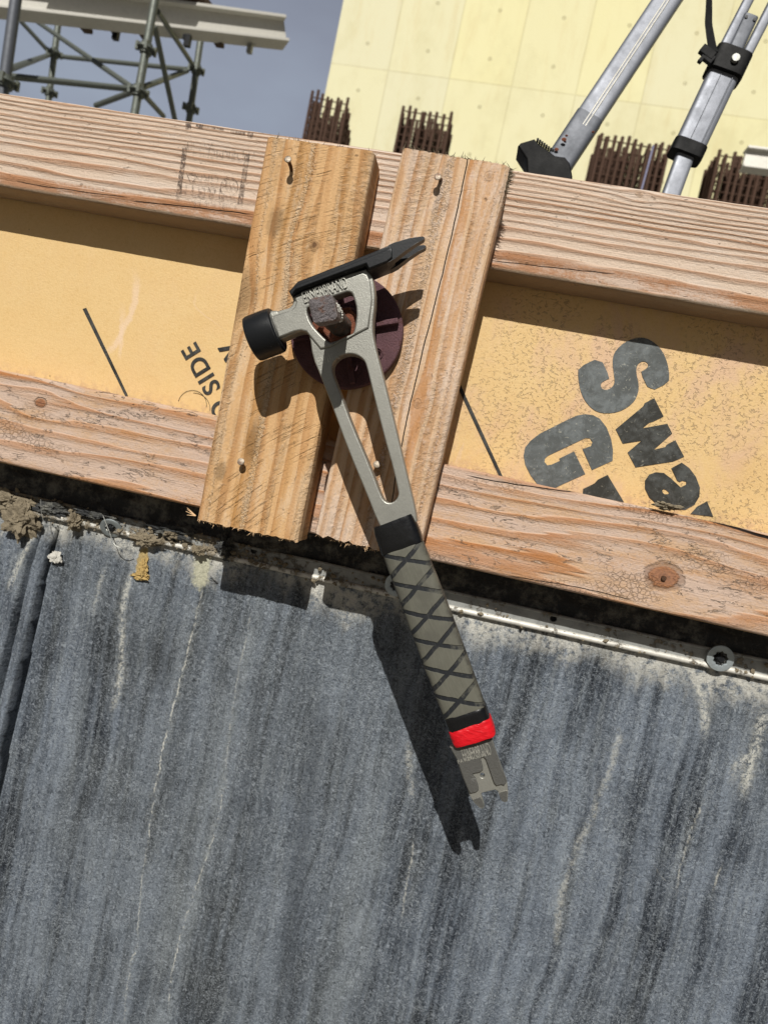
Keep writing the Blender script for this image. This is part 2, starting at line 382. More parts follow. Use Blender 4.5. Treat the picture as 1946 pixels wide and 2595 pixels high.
M['cement'] = metal_mat('cement_crumbs', lin(206, 204, 196), .95, 0, .4, .001, 600)
M['nailhead'] = metal_mat('nail_head_steel', lin(168, 156, 140), .4, .6, .6, .0005, 900, lin(120, 66, 36))
M['nail'] = metal_mat('rusty_nail', lin(92, 66, 48), .5, .5, .6, .0004, 700, lin(60, 34, 22))

# ------------------------------------------------------------------ ground and slab (setting)
def ground_mat():
    n = NT('site_dirt'); v = n.obj()
    c = n.mix(n.noise(v, 1.3, 6, .7), lin(96, 90, 80), lin(130, 124, 112)); c = n.mix(n.mul(n.step(n.noise(v, 30, 4), .5, .7), .4), c, lin(90, 82, 72))
    return n.done(c, .95, 0, n.bump(n.noise(v, 18, 6, .7), .03))
def concrete_mat():
    n = NT('grey_concrete'); v = n.obj()
    c = n.mix(n.noise(v, 2, 6, .7), lin(98, 96, 92), lin(130, 128, 122)); c = n.mix(n.mul(n.step(n.noise(v, 90, 3), .55, .7), .3), c, lin(110, 108, 104))
    return n.done(c, .9, 0, n.bump(n.noise(v, 60, 5, .7), .003))
M['ground'] = ground_mat(); M['conc'] = concrete_mat()
me = bpy.data.meshes.new('ground'); me.from_pydata([(-900, -900, -1.7), (900, -900, -1.7), (900, 900, -1.7), (-900, 900, -1.7)], [], [(0, 1, 2, 3)])
tag(link('ground', me, M['ground']), 'bare dirt ground at the foot of the wall', kind='structure')
mb = MB(); mb.box((0, 30.12, -.73), 80, 60, 1.94)
tag(mb.build('concrete_slab', M['conc']), 'concrete slab behind the timber form', kind='structure')

# ------------------------------------------------------------------ far yellow wall
YW = 13.0
def yellow_mat(PX, OX, PZ, OZ, HX, HZ):
    n = NT('yellow_wall_panels'); o = n.xyz(); x, z = o[0], o[2]
    x = n.sub(x, OX); z = n.sub(z, OZ)
    c = n.mix(n.noise(n.scale(n.obj(), (1, 1, .5)), .9, 4, .6), lin(236, 229, 174, .86), lin(240, 235, 192, .86))
    cell = n.add(n.m('FLOOR', n.m('DIVIDE', x, PX)), n.mul(n.m('FLOOR', n.m('DIVIDE', z, PZ)), 7.3))
    tint = n.m('FRACT', n.mul(n.m('SINE', n.mul(cell, 12.9)), 43.7))
    c = n.mix(n.mul(tint, .6), c, lin(226, 224, 200, .86)); c = n.mix(n.mul(n.step(n.noise(n.scale(n.obj(), (.7, 1, .5)), 1, 6, .7), .46, .66), .45), c, lin(214, 206, 160, .84))
    st = n.noise(n.scale(n.obj(), (3.5, 1, .6)), 1, 5, .7)
    c = n.mix(n.mul(n.step(st, .50, .72), .35), c, lin(222, 204, 150, .82))
    jx = n.m('ABSOLUTE', n.sub(n.m('FRACT', n.m('DIVIDE', x, PX)), .5)); jz = n.m('ABSOLUTE', n.sub(n.m('FRACT', n.m('DIVIDE', z, PZ)), .5))
    j = n.m('MAXIMUM', n.step(jx, .485, .496), n.step(jz, .493, .498))
    c = n.mix(n.mul(j, n.m('MULTIPLY_ADD', st, .7, .0)), c, lin(184, 170, 116, .75))
    # tie holes
    hx = n.mul(n.sub(n.m('FRACT', n.m('DIVIDE', n.sub(x, HX), PX)), .5), PX); hz = n.mul(n.sub(n.m('FRACT', n.m('DIVIDE', n.sub(z, HZ), .95)), .5), .95)
    d = n.m('SQRT', n.add(n.mul(hx, hx), n.mul(hz, hz)))
    ring = n.mul(n.step(d, .010, .020), n.sub(1.0, n.step(d, .032, .045)))
    c = n.mix(n.mul(ring, .55), c, lin(150, 140, 100, .8))
    return n.done(c, .75, 0, n.bump(n.noise(n.obj(), 30, 4), .004), .2)
a0 = P(848, 115, YW)
# yaw of that wall from the slope of its horizontal joint
q0 = P(895, 166, YW); best = min((abs(P(1946, 304, yy).z - q0.z), yy) for yy in [YW - 4 + i * .02 for i in range(400)])
q1 = P(1946, 304, best[1]); wyaw = math.atan2(q1.y - q0.y, q1.x - q0.x)
wyaw = max(-.25, min(.25, wyaw))
wl = 26
wdir = Vector((math.cos(wyaw), math.sin(wyaw), 0)); wn = Vector((-wdir.y, wdir.x, 0)); w0 = Vector((a0.x, a0.y, 0))
def onwall(u, v):
    d = P(u, v, 1.0) - CAM; k = (w0 - CAM).dot(wn) / d.dot(wn); q = CAM + d * k; return (q - w0).dot(wdir), q.z
j1, j2, j3 = onwall(1138, 199), onwall(1296, 219), onwall(1623, 264); h1 = onwall(700 + 640 * .3617, 305 * .3617)
PXW = (j3[0] - j1[0]) / 3
print('wall', PXW, j1, j2, j3, wyaw)
M['yellow'] = yellow_mat(PXW, j1[0], 2.44, j1[1], h1[0] - j1[0] - PXW / 2, h1[1] - j1[1] - .475)
mb = MB(); mb.box((wl / 2, .2, 5.0), wl, .4, 13.5)
wall = mb.build('building_wall', M['yellow']); wall.location = (a0.x, a0.y, 0); wall.rotation_euler = (0, 0, wyaw)
# shift so that joints fall where they are in the photograph: local coords start at the left edge
for v in wall.data.vertices: v.co.x += -.0
tag(wall, 'tall pale yellow wall of square panels with small round tie holes, behind the rebar', 'wall')

# ------------------------------------------------------------------ rebar cages
def rebar_cage(u0, v0, u1, v1, Y, label, nx=8, ny=5, deep=.6, rot=0.0):
    a = P(u0, v0, Y); b = P(u1, v1, Y)
    wdt = (b - a).length; zt = (a.z + b.z) / 2
    th = math.atan2(b.z - a.z, b.x - a.x)
    base = Vector(((a.x + b.x) / 2, Y + deep / 2, .24))
    t = empty('rebar_cage', base)
    tag(t, label, 'rebar', 'rebar cages rising in front of the yellow wall')
    R = Matrix.Rotation(rot, 3, 'Z')
    def pt(x, y, z): return base + R @ Vector((x, y, 0)) + Vector((0, 0, z))
    h = zt - .24
    spots = [(i, j) for i in range(nx) for j in range(ny) if i in (0, nx - 1) or j in (0, ny - 1) or (i + j) % 2 == 0]
    for i, j in spots:
        mb = MB(); x = -wdt / 2 + wdt * i / (nx - 1) + random.uniform(-.008, .008); y = -deep / 2 + deep * j / (ny - 1)
        mb.tube([pt(x, y, 0), pt(x + random.uniform(-.01, .01), y, h - .03 + random.uniform(-.06, .03))], .023, 6)
        mb.build('vertical_bar', M['rebar'], t, True)
    zz = h - .12
    while zz > h - 1.3:
        mb = MB(); c = [pt(-wdt / 2, -deep / 2 - .012, zz), pt(wdt / 2, -deep / 2 - .012, zz), pt(wdt / 2, deep / 2, zz), pt(-wdt / 2, deep / 2, zz)]
        for k in range(4): mb.tube([c[k], c[(k + 1) % 4]], .0085, 6)
        for k in range(1, nx - 1, 2):
            x = -wdt / 2 + wdt * k / (nx - 1); mb.tube([pt(x, -deep / 2, zz), pt(x, deep / 2, zz)], .008, 5)
        mb.build('tie_hoop', M['rebar'], t, True); zz -= .105 + random.uniform(-.02, .02)
    return t
rebar_cage(784, 226, 868, 240, 9.0, 'narrow rebar cage leftmost, half against the grey sky', 8, 6, 1.1, .14)
rebar_cage(1022, 263, 1143, 277, 9.0, 'rebar cage behind the right vertical board, alone against the yellow wall', 8, 5, .55, .05)
rebar_cage(1524, 337, 1700, 352, 8.4, 'wide rebar cage between the two tripod legs', 11, 5, .5, .03)
rebar_cage(1828, 372, 2010, 398, 8.4, 'rebar cage at the right edge behind the white beam', 11, 5, .5, 0)

# ------------------------------------------------------------------ scaffold
def scaffold():
    Y0 = 3.3
    t = empty('scaffold_tower', (P(345, 277, Y0).x, Y0, .24))
    tag(t, 'steel scaffold tower of tubes and braces under aluminium beams', 'scaffold')
    def pz(x, y, Y): return P(x / 2.074, y / 2.074, Y)
    def std(x0, y0, x1, y1, Y, r, coll, mat='scaf'):
        a = pz(x0, y0, Y); b = pz(x1, y1, Y); d = (b - a) / (b.z - a.z)
        bot = a + d * (.25 - a.z); top = a + d * (.25)
        mb = MB(); mb.tube([bot, Vector((a.x, a.y, a.z)) + d * .25], r, 14)
        o = mb.build('standard', M[mat], t, True)
        for cy in coll:
            f = (cy - y0) / (y1 - y0); c = a.lerp(b, f); mb = MB()
            mb.tube([c - d * .03, c + d * .03], r * 1.45, 12); mb.tube([c - d * .006, c + d * .006], r * 2.3, 12)
            for k in range(4):
                an = k * math.pi / 2 + .5; q = c + Vector((math.cos(an), math.sin(an), 0)) * r * 2.1
                mb.box(q, .018, .018, .05)
            mb.build('rosette', M['scaf'], o, True)
        return o
    std(85, 0, 20, 470, 2.7, .029, (430,), 'alu_grey')
    std(815, 0, 712, 580, Y0, .0245, (255, 480))
    std(310, 110, 258, 520, 4.6, .0245, (280, 485))
    std(1058, 190, 998, 610, 4.3, .0245, (365, 570))
    br = [(110, 110, 262, 275, 4.4, 4.6), (170, 95, 690, 455, 4.6, 3.35), (60, 360, 262, 288, 2.8, 4.6), (330, 298, 985, 365, 4.6, 4.3), (60, 402, 690, 468, 2.8, 3.35),
          (505, 555, 700, 482, 3.6, 3.35), (755, 458, 985, 372, 3.35, 4.3), (830, 60, 1022, 352, 3.35, 4.3), (815, 140, 925, 650, 3.4, 3.8), (740, 480, 860, 610, 3.35, 3.8)]
    for x0, y0, x1, y1, ya, yb in br:
        mb = MB(); mb.tube([pz(x0, y0, ya), pz(x1, y1, yb)], .0175, 10); mb.build('brace', M['scaf'], t, True)
    return t
scaffold()
def beam(name, x0, y0, x1, y1, Y0, Y1, h, dep, mat, label, cat, s=2.074):
    """double flanged beam: front web face between two flanges"""
    a = P(x0 / s, y0 / s, Y0); b = P(x1 / s, y1 / s, Y1); d = (b - a).normalized(); L = (b - a).length
    up = Vector((0, 0, 1)); up = (up - d * up.dot(d)).normalized(); f = d.cross(up)
    ax = Matrix((d, f, up)).transposed(); c = (a + b) / 2
    t = empty(name, a); tag(t, label, cat)
    mb = MB(); mb.box(c, L, dep * .3, h * .78, ax); mb.build('web', M[mat], t, bevel=.002)
    for sgn in (1, -1):
        mb = MB(); mb.box(c + up * sgn * h * .45, L, dep, h * .12, ax); mb.build('flange', M[mat], t, bevel=.002)
    return t, ax, c
beam('aluminium_beam', -150, -30, 1495, 172, 3.1, 4.2, .165, .15, 'white_alu', 'long aluminium beam under the deck, its bright end sticking out to the right', 'beam')
def deck():
    t = empty('scaffold_deck', P(200, 10, 3.4)); tag(t, 'scaffold deck with brown plywood edge and joists resting on the aluminium beam', 'deck')
    s = 2.074
    def bl(f): return P((-150 + 1645 * f) / s, (-30 + 202 * f) / s, 3.1 + 1.1 * f)
    a = bl(.27); b = bl(.735); mb = MB(); z0 = Vector((0, 0, .105)); fr_ = Vector((0, -.34, 0)); bk = Vector((.1, .30, 0))
    vs = [a + fr_ + z0, b + fr_ + z0, b + bk + z0, a + bk + z0]
    mb.add(vs + [v + Vector((0, 0, .03)) for v in vs], [(0, 3, 2, 1), (4, 5, 6, 7), (0, 1, 5, 4), (1, 2, 6, 5), (2, 3, 7, 6), (3, 0, 4, 7)])
    mb.build('plywood_deck', M['deckply'], t)
    for f in (.36, .55, .79):
        p = bl(f); mb = MB(); mb.box(p + Vector((0, .06, -.095)), .06, .05, .025); mb.build('joist', M['deckply'], t)
    for xx, yy in ((612, 180), (988, 215)):
        p = P(xx / s, yy / s, 3.7); mb = MB(); mb.box(p, .04, .03, .075); mb.box(p + Vector((-.025, 0, .02)), .02, .03, .03); mb.build('hook', M['black_steel'], t)
    return t
n = NT('brown_plywood'); M['deckply'] = n.done(n.mix(n.noise(n.scale(n.obj(), (3, 60, 60)), 1, 4), lin(56, 46, 38), lin(96, 76, 60)), .85)
deck()
mb = MB(); p = P(1315 / 2.074, 250 / 2.074, 4.1); mb.box(p, .035, .03, .08); mb.box(p + Vector((0, 0, .05)), .06, .04, .03)
tag(mb.build('beam_clamp', M['galv']), 'small pale clamp hanging under the end of the aluminium beam', 'clamp')
bt, ax_, c_ = beam('formwork_beam', 1510, 960, 1800, 1000, 4.6, 4.6, .15, .10, 'white_alu', 'white perforated beam end at the right edge in front of rebar', 'beam', 2.384)
for o_ in [bt] + list(bt.children):
    pass
# move it to its place (the pixel origin of that crop is x 1250)
sh = P(1250 + 1510 / 2.384, 960 / 2.384, 4.6) - P(1510 / 2.384, 960 / 2.384, 4.6)
bt.matrix_world = Matrix.Translation(sh) @ bt.matrix_world

# ------------------------------------------------------------------ survey tripod
def tripod():
    Y = .40
    def T(x, y, Y=Y): return P(1250 + x / 2.384, y / 2.384, Y)
    head = P(2299, -847, .55)
    t = empty('survey_tripod', (head.x, head.y, .25))
    tag(t, 'aluminium survey tripod with black clamps standing behind the form', 'tripod')
    def frame(a, b):
        d = (b - a).normalized(); f = Vector((0, -1, 0)); f = (f - d * f.dot(d)).normalized(); r = d.cross(f)
        return Matrix((r, f, d)).transposed()
    def profile(a, b, wd, dp, name, mat, parent=t, r=.35, groove=True):
        ax = frame(a, b); L = (b - a).length; pr = []
        N = 32
        for k in range(N):
            an = 2 * math.pi * k / N; c, s = math.cos(an), math.sin(an); e = 2 / 5.0
            x = math.copysign(abs(c) ** e, c) * wd / 2; y = math.copysign(abs(s) ** e, s) * dp / 2
            pr.append((x, y))
        secs = [[p + ax @ Vector((x, y, 0)) for x, y in pr] for p in (a, b)]
        mb = MB(); mb.add(*sweep(secs))
        return mb.build(name, M[mat], parent, True), ax
    # leg in front: broad tube with two raised ribs
    a = T(400, 980, .37); b = head + Vector((-.03, -.02, -.02))
    leg, ax = profile(a, b, .037, .022, 'leg', 'alu')
    for off in (-.0005, .0035):
        mb = MB(); mb.tube([a + ax @ Vector((off, .0113, .055)), b + ax @ Vector((off, .0113, 0))], .0011, 8); mb.build('rib', M['white_alu'], leg, True)  # brighter metal on the ribs paints their lit lines
    # lower sleeve
    a2 = a - (b - a).normalized() * .02; b2 = a + (b - a).normalized() * .075
    profile(a2, b2, .039, .024, 'foot_sleeve', 'alu_grey', leg)
    # mud flecks on the sleeve
    mb = MB()
    for (x, y, s) in ((425, 845, .0035), (380, 905, .003), (440, 822, .002), (600, 800, .002)):
        c = T(x, y, .357); ring = [c + Vector((math.cos(k) * s, -.001, math.sin(k) * s * .8)) for k in [i * math.pi / 4 for i in range(8)]]
        mb.add(ring + [c + Vector((0, -.003, 0))], [(i, (i + 1) % 8, 8) for i in range(8)])
    mb.build('mud_fleck', M['rust'], leg, True)
    # black pedal with teeth and spike
    zf = a.z
    def pp(x, y): return (1250 + x / 2.384, y / 2.384)
    ped = prism('foot_pedal', [pp(*q) for q in ((148, 880), (165, 862), (248, 838), (272, 868), (340, 915), (372, 940), (432, 948), (462, 985), (478, 1065), (470, 1130), (300, 1120), (205, 1100), (200, 960), (170, 915))], [], .352, .392, M['black_plastic'], leg, .002)
    mb = MB()
    for k in range(8):
        c = T(262 + k * 13, 868 + k * 9.5, .37); mb.box(c, .003, .024, .0028)
    mb.build('tread', M['black_plastic'], ped)
    mb = MB(); sp = T(330, 1100, .37); mb.tube([sp, Vector((sp.x - .01, sp.y, .25))], .006, 10, radii=[.008, .002]); mb.build('spike', M['galv'], leg, True)
    # second leg: two upper tubes, clamp, broad section, lower clamp, inner tube
    c1 = T(1410, 400, .46); c2 = T(1160, 930, .45); ft = T(1040, 1260, .44)
    d = (c1 - c2).normalized(); leg2, ax = profile(c2, c1, .044, .022, 'leg', 'alu')
    r = ax @ Vector((1, 0, 0))
    for off in (-.017, .017):
        q = c1 + r * off * (1 if r.x > 0 else -1); profile(q - d * .01, head + Vector((.03 + off, 0, -.02)) , .0145, .02, 'upper_tube', 'alu', leg2)
    mb = MB(); mb.tube([c2 + ax @ Vector((-.004, .0114, .01)), c1 + ax @ Vector((-.004, .0114, 0))], .0006, 6); mb.tube([c2 + ax @ Vector((.013, .0112, .01)), c1 + ax @ Vector((.013, .0112, 0))], .0011, 6); mb.build('seam', M['alu_grey'], leg2, True)
    profile(c1 + d * .02, c1 + d * .075, .021, .018, 'inner_slide', 'alu_grey', leg2)
    for k in (-1, 1):
        mb = MB(); q = c1 + d * .068 + r * .006 * k; mb.tube([q + ax @ Vector((0, .008, 0)), q + ax @ Vector((0, .0105, 0))], .0022, 10); mb.build('rivet', M['black_steel'], leg2)
    profile(c1 - d * .018, c1 + d * .017, .052, .036, 'clamp', 'black_plastic', leg2)
    mb = MB(); q = c1 + ax @ Vector((.004, .017, -.002)); mb.tube([q, q + ax @ Vector((0, .006, 0))], .0055, 14); mb.build('clamp_screw', M['galv'], leg2, True)
    profile(c2 - d * .006, c2 + d * .013, .048, .030, 'lower_clamp', 'black_plastic', leg2)
    profile(ft, c2, .026, .016, 'inner_tube', 'alu', leg2)
    mb = MB(); mb.tube([ft, ft - Vector((.02, 0, ft.z - .25))], .004, 8, radii=[.007, .002]); mb.build('spike', M['galv'], leg2, True)
    # third leg, away to the right
    b3 = head + Vector((.03, .03, -.02)); f3 = Vector((head.x + .55, head.y + .5, .26))
    leg3, ax = profile(f3, b3, .036, .022, 'leg', 'alu')
    mb = MB(); mb.tube([head - Vector((0, 0, .05)), head + Vector((0, 0, .0))], .07, 24, radii=[.06, .075]); mb.build('head_plate', M['alu'], t, True)
    # strap
    sp = [T(1305, -60, .44), T(1304, 60, .44), T(1300, 130, .44), T(1309, 190, .44), T(1322, 270, .44), T(1330, 300, .44)]
    sp = chaikin(sp, 2, False); vs = []; fs = []
    for i, q in enumerate(sp):
        wv = .0042 + .0035 * (i / len(sp)) ; vs += [q + Vector((-wv, 0, 0)), q + Vector((wv, .003, 0)), q + Vector((wv, .0045, 0)), q + Vector((-wv, .0015, 0))]
    for i in range(len(sp) - 1):
        for k in range(4): fs.append((i * 4 + k, i * 4 + (k + 1) % 4, i * 4 + 4 + (k + 1) % 4, i * 4 + 4 + k))
    mb = MB(); mb.add(vs, fs); st = mb.build('strap', M['black_plastic'], t, True)
    mb = MB(); bx = T(1290, 320, .44); A = Matrix.Rotation(.5, 3, 'Y')
    mb.box(bx, .022, .008, .012, A); mb.box(T(1262, 350, .44), .006, .006, .016, A); mb.box(T(1300, 355, .44), .014, .007, .012, A); mb.build('buckle', M['black_plastic'], st, bevel=.001)
    return t
tripod()
mb = MB(); a = P(1250 + 965 / 2.384, 880 / 2.384, 2.2); b = P(1250 + 895 / 2.384, 1140 / 2.384, 2.2)
mb.tube([a, b, b + (b - a) * 1.0], .004, 8)
n = NT('blue_cord'); M['cord'] = n.done(n.mix(n.noise(n.obj(), 120, 2), lin(110, 112, 140), lin(150, 150, 176)), .8)
tag(mb.build('cord', M['cord'], None, True), 'thin blue grey cord hanging in front of the widest rebar cage', 'cord')

# ------------------------------------------------------------------ timber form
def board(name, quad, Yf, th, mat, label, cat, ext0=0, ext1=0, edge=.003, jag=(0, 0), seed=0, group=None, flip=False):
    """quad: four photo pixels (start-low, start-high, end-low, end-high) of the face on plane Yf; local x runs start->end, y low->high, z to the viewer"""
    a0, a1, b0, b1 = [P(u, v, Yf) for u, v in quad]
    ca, cb = (a0 + a1) / 2, (b0 + b1) / 2
    d = (cb - ca).normalized(); L0 = (cb - ca).length
    u = Vector((0, -1, 0)).cross(d); 
    if u.dot(a1 - a0) < 0: u = -u
    wa = abs((a1 - a0).dot(u)); wb = abs((b1 - b0).dot(u)); Wd = (wa + wb) / 2
    z = d.cross(u)
    if z.y > 0: z = -z           # left handed frame is avoided by building in world then mapping
    org = ca - u * (Wd / 2) - d * ext0
    L = L0 + ext0 + ext1
    Mx = Matrix((d, u, z)).transposed().to_4x4(); Mx.translation = org
    NL = max(8, int(L / .004)); segs = []
    rnd = edge
    prof = []
    def corner(cx, cy, a0_):
        for k in range(4):
            an = a0_ + k * math.pi / 6; prof.append((cx + math.cos(an) * rnd, cy + math.sin(an) * rnd))
    m = 22
    # profile in (y across, z toward viewer) counter clockwise starting at the low front corner
    corner(rnd, -rnd, math.pi)            # placeholder order: low edge/front
    prof = []
    for k in range(4): an = math.pi - k * math.pi / 6; prof.append((rnd + math.cos(an) * rnd, -rnd + math.sin(an) * rnd))
    for k in range(1, m): prof.append((rnd + (Wd - 2 * rnd) * k / m, 0))
    for k in range(4): an = math.pi / 2 - k * math.pi / 6; prof.append((Wd - rnd + math.cos(an) * rnd, -rnd + math.sin(an) * rnd))
    for k in range(4): an = -k * math.pi / 6; prof.append((Wd - rnd + math.cos(an) * rnd, -th + rnd + math.sin(an) * rnd))
    for k in range(1, 6): prof.append((Wd - rnd - (Wd - 2 * rnd) * k / 6, -th))
    for k in range(4): an = -math.pi / 2 - k * math.pi / 6; prof.append((rnd + math.cos(an) * rnd, -th + rnd + math.sin(an) * rnd))
    for i in range(NL + 1):
        x = L * i / NL; ring = []
        for (py, pz) in prof:
            e = mnoise.noise(Vector((x * 9 + seed, py * 25, pz * 25 + seed))) * .0007
            e2 = mnoise.noise(Vector((x * 60 + seed, py * 12, seed))) * .0003
            f = 1 if i else 0
            xx = x
            if i == 0: xx = x + jag[0] * (mnoise.noise(Vector((py * 260, pz * 200, seed))) + .5 * mnoise.noise(Vector((py * 900, pz * 500, seed))))
            if i == NL: xx = x + jag[1] * (mnoise.noise(Vector((py * 260, pz * 200, seed + 4))) + .5 * mnoise.noise(Vector((py * 900, pz * 500, seed))))
            tw = (wa + (wb - wa) * max(0, min(1, (x - ext0) / L0))) / Wd
            ring.append(Vector((xx, Wd / 2 + (py - Wd / 2) * tw + e + e2, pz + e * .6)))
        segs.append(ring)
    vs, fs = sweep(segs)
    me = bpy.data.meshes.new(name); me.from_pydata([tuple(v) for v in vs], [], fs)
    bm = bmesh.new(); bm.from_mesh(me)
    bmesh.ops.recalc_face_normals(bm, faces=bm.faces); bm.to_mesh(me); bm.free()
    smooth(me, 50)
    if Mx.determinant() < 0:     # mirror frame: flip local z of the mesh so the matrix stays a rotation
        Mx = Matrix((d, u, -z)).transposed().to_4x4(); Mx.translation = org
        for v in me.vertices: v.co.z = -v.co.z
        me.flip_normals()
    o = link(name, me, mat); o.matrix_world = Mx
    o['board_frame'] = 0; del o['board_frame']
    tag(o, label, cat, group)
    return o, d, u, Wd, org, L
K = 1 / .8525
LT = lin(228, 196, 168, .84)
# upper horizontal
top_q = [(0, 203), (0, 0), (0, 0), (0, 0)]
qU = [(0, 403 * K), (0, 198 * K), (1946, 683 * K), (1946, 447 * K)]
qL = [(0, 999 * K), (0, 797 * K), (1946, 1376 * K), (1946, 1152 * K)]
def bframe(quad, Yf, ext0):
    a0, a1, b0, b1 = [P(u, v, Yf) for u, v in quad]; ca, cb = (a0 + a1) / 2, (b0 + b1) / 2; d = (cb - ca).normalized()
    u = Vector((0, -1, 0)).cross(d); u = -u if u.dot(a1 - a0) < 0 else u
    Wd = (abs((a1 - a0).dot(u)) + abs((b1 - b0).dot(u))) / 2; org = ca - u * (Wd / 2) - d * ext0
    return lambda px, py: ((P(px, py, Yf) - org).dot(d), (P(px, py, Yf) - org).dot(u))
qA = [(644 * K, 1168 * K), (425 * K, 1125 * K), (808 * K, 333 * K), (577 * K, 289 * K)]
qB = [(903 * K, 1207 * K), (678 * K, 1155 * K), (1103 * K, 362 * K), (868 * K, 316 * K)]
fU, fL, fA, fB = bframe(qU, .038, .25), bframe(qL, .038, .25), bframe(qA, 0, 0), bframe(qB, 0, 0)
def knot(f, px, py, r, sx, sy): return f(px, py) + (r, sx, sy)
def crack(f, pts, w_, deg=3):
    q = [f(*p) for p in pts]; c = np.polyfit([a for a, b in q], [b for a, b in q], deg)[::-1]; c = list(c) + [0] * (4 - len(c))
    return (float(c[0]), float(c[1]), float(c[2]), float(c[3]), w_, min(a for a, b in q), max(a for a, b in q))
crB = crack(fB, [(1187.6, 388), (1162.7, 508), (1133, 643.5), (1097, 797), (1063.6, 926), (1037.6, 1012), (1034, 1037), (1028.6, 1078), (1019.5, 1139), (994.7, 1270), (985, 1330)], .00036)
crU1 = crack(fU, [(330, 510), (440, 520), (520, 528), (560, 536), (638, 544)], .00042, 2)
crU2 = crack(fU, [(1240, 660), (1300, 668), (1420, 680), (1560, 695)], .0003, 2)
crU3 = crack(fU, [(40, 460), (110, 470), (200, 486), (330, 500)], .0003, 2)
crL1 = crack(fL, [(1770, 1306), (1850, 1333), (1946, 1364), (2000, 1380)], .0013, 2)
crL2 = crack(fL, [(1280, 1460), (1400, 1478), (1520, 1500), (1600, 1522)], .0003, 2)
crL3 = crack(fL, [(1180, 1205), (1290, 1225), (1420, 1243), (1480, 1248)], .0004, 2)
M['woodU'] = wood('weathered_pine_upper', lin(226, 204, 184, .86), lin(182, 138, 106, .84), lin(228, 212, 198, .86), 1.3, 3.2, 9.5, .089, knots=[knot(fU, 1620, 492, .003, .018, .008), knot(fU, 165, 256, .0025, .02, .006)],
                  film_amt=.35, orange=lin(186, 132, 92, .8), bands=((-.01, .0165, .85),), cracks=(crU1, crU2, crU3), warp=.0016, ringamt=1.0, knotdark=.5, lip=lin(158, 146, 126, .8))
M['woodL'] = wood('weathered_pine_lower', lin(214, 178, 144, .84), lin(192, 130, 80, .82), lin(216, 192, 176, .84), 4.2, 2.2, 3.2, .089, knots=[knot(fL, 1681, 1462, .0115, .10, .040), knot(fL, 104, 1021, .0048, .03, .016)],
                  film_amt=.75, orange=lin(206, 150, 96, .82), bands=((-.02, .008, .45), (.030, .036, .3), (.052, .058, .5)), cracks=(crL1, crL2, crL3), warp=.0034, ringamt=1.0, flakes=.55, knotdark=.8, clean=True)
M['woodA'] = wood('sawn_pine_left', lin(226, 184, 134, .85), lin(190, 136, 82, .84), lin(232, 204, 170, .85), 2.2, 7.0, -.3, .094, knots=[knot(fA, 798, 622, .0046, .030, .020), knot(fA, 590, 770, .006, .035, .02)],
                  film_amt=.35, orange=lin(204, 154, 94, .8), bands=((.055, .068, .65), (.018, .026, .35)), warp=.0018, ringamt=.85, saw=.22, knotdark=.95, fuzzband=((fA(775, 480)[1] - .004, fA(775, 480)[1] + .0045), (.084, .0885)),
                  stains=(fA(615, 745) + (.030, .016), fA(700, 560) + (.02, .010), fA(640, 1120) + (.03, .008), fA(560, 1190) + (.01, .006)))
M['woodB'] = wood('sawn_pine_right', lin(226, 192, 156, .86), lin(194, 142, 94, .84), lin(230, 208, 190, .88), 6.4, 7.5, .5, .094, knots=[knot(fB, 1126.6, 524, .0028, .02, .010), knot(fB, 1058, 1024.5, .003, .022, .010), knot(fB, 1238, 449, .0034, .02, .012)],
                  film_amt=.5, orange=lin(206, 146, 90, .8), bands=((.024, .034, .6), (.012, .018, .4)), cracks=(crB,), warp=.0014, ringamt=.85, saw=.05, knotdark=.38, fuzzband=((fB(1100, 600)[1] - .0045, fB(1100, 600)[1] + .0045), (.005, .0095)))
bU, dU, uU, wU, oU, lU = board('timber_board', qU, .038, .038, M['woodU'], 'upper horizontal timber board with faded grade stamp and a long crack', 'timber', .25, .25, .0035, seed=1)
bL, dL, uL, wL, oL, lL = board('timber_board', qL, .038, .038, M['woodL'], 'lower horizontal timber board, flaking orange surface with a big round knot', 'timber', .25, .25, .0032, seed=5)
bA, dA, uA, wA, oA, lA = board('timber_board', qA, 0.0, .0378, M['woodA'], 'left vertical timber board with diagonal saw marks, under the black hammer face', 'timber', 0, 0, .0042, (.0022, .0012), 9)
bB, dB, uB, wB, oB, lB = board('timber_board', qB, 0.0, .0378, M['woodB'], 'right vertical timber board split by a long black crack', 'timber', 0, 0, .0048, (.0024, .0022), 12)
print('widths', wU, wL, wA, wB, 'len', lA, lB)
# frayed fibres at the sawn ends
def fray(parent, org, d, u, W_, L_, at_top, n, seed, dark=False, side=False):
    random.seed(seed); mb = MB()
    for k in range(n):
        y = random.uniform(.001, W_ - .001); dep = random.choice((random.uniform(0, .008), random.uniform(0, .036)))
        base = org + u * y + d * (L_ if at_top else 0) + Vector((0, dep, 0))
        if side: base = org + d * (L_ - abs(random.gauss(0, .016))) + u * (.0003) + Vector((0, random.uniform(.002, .006), 0))
        ln = random.expovariate(1 / (.0022 if dark else .0016)) + .0008
        dr = (d * (1 if at_top else -1) * random.uniform(.2, 1) + Vector((random.uniform(-1, 1), random.uniform(-.6, .2), random.uniform(-.3, .3))) * .8)
        if side: dr = -u + d * random.uniform(-.7, .5) + Vector((0, random.uniform(-.5, .2), 0))
        dr.normalize(); ln = min(ln, .006)
        mid = base + dr * ln * .5 + Vector((random.uniform(-1, 1), 0, random.uniform(-1, 1))) * .0004
        mb.tube([base - dr * .0008, mid, base + dr * ln], .0002, 4, radii=[.00035, .00025, .00006])
    o = mb.build('frayed_fibres', M['fibred'] if dark else M['fibre'], parent); o['kind'] = 'stuff'
    return o
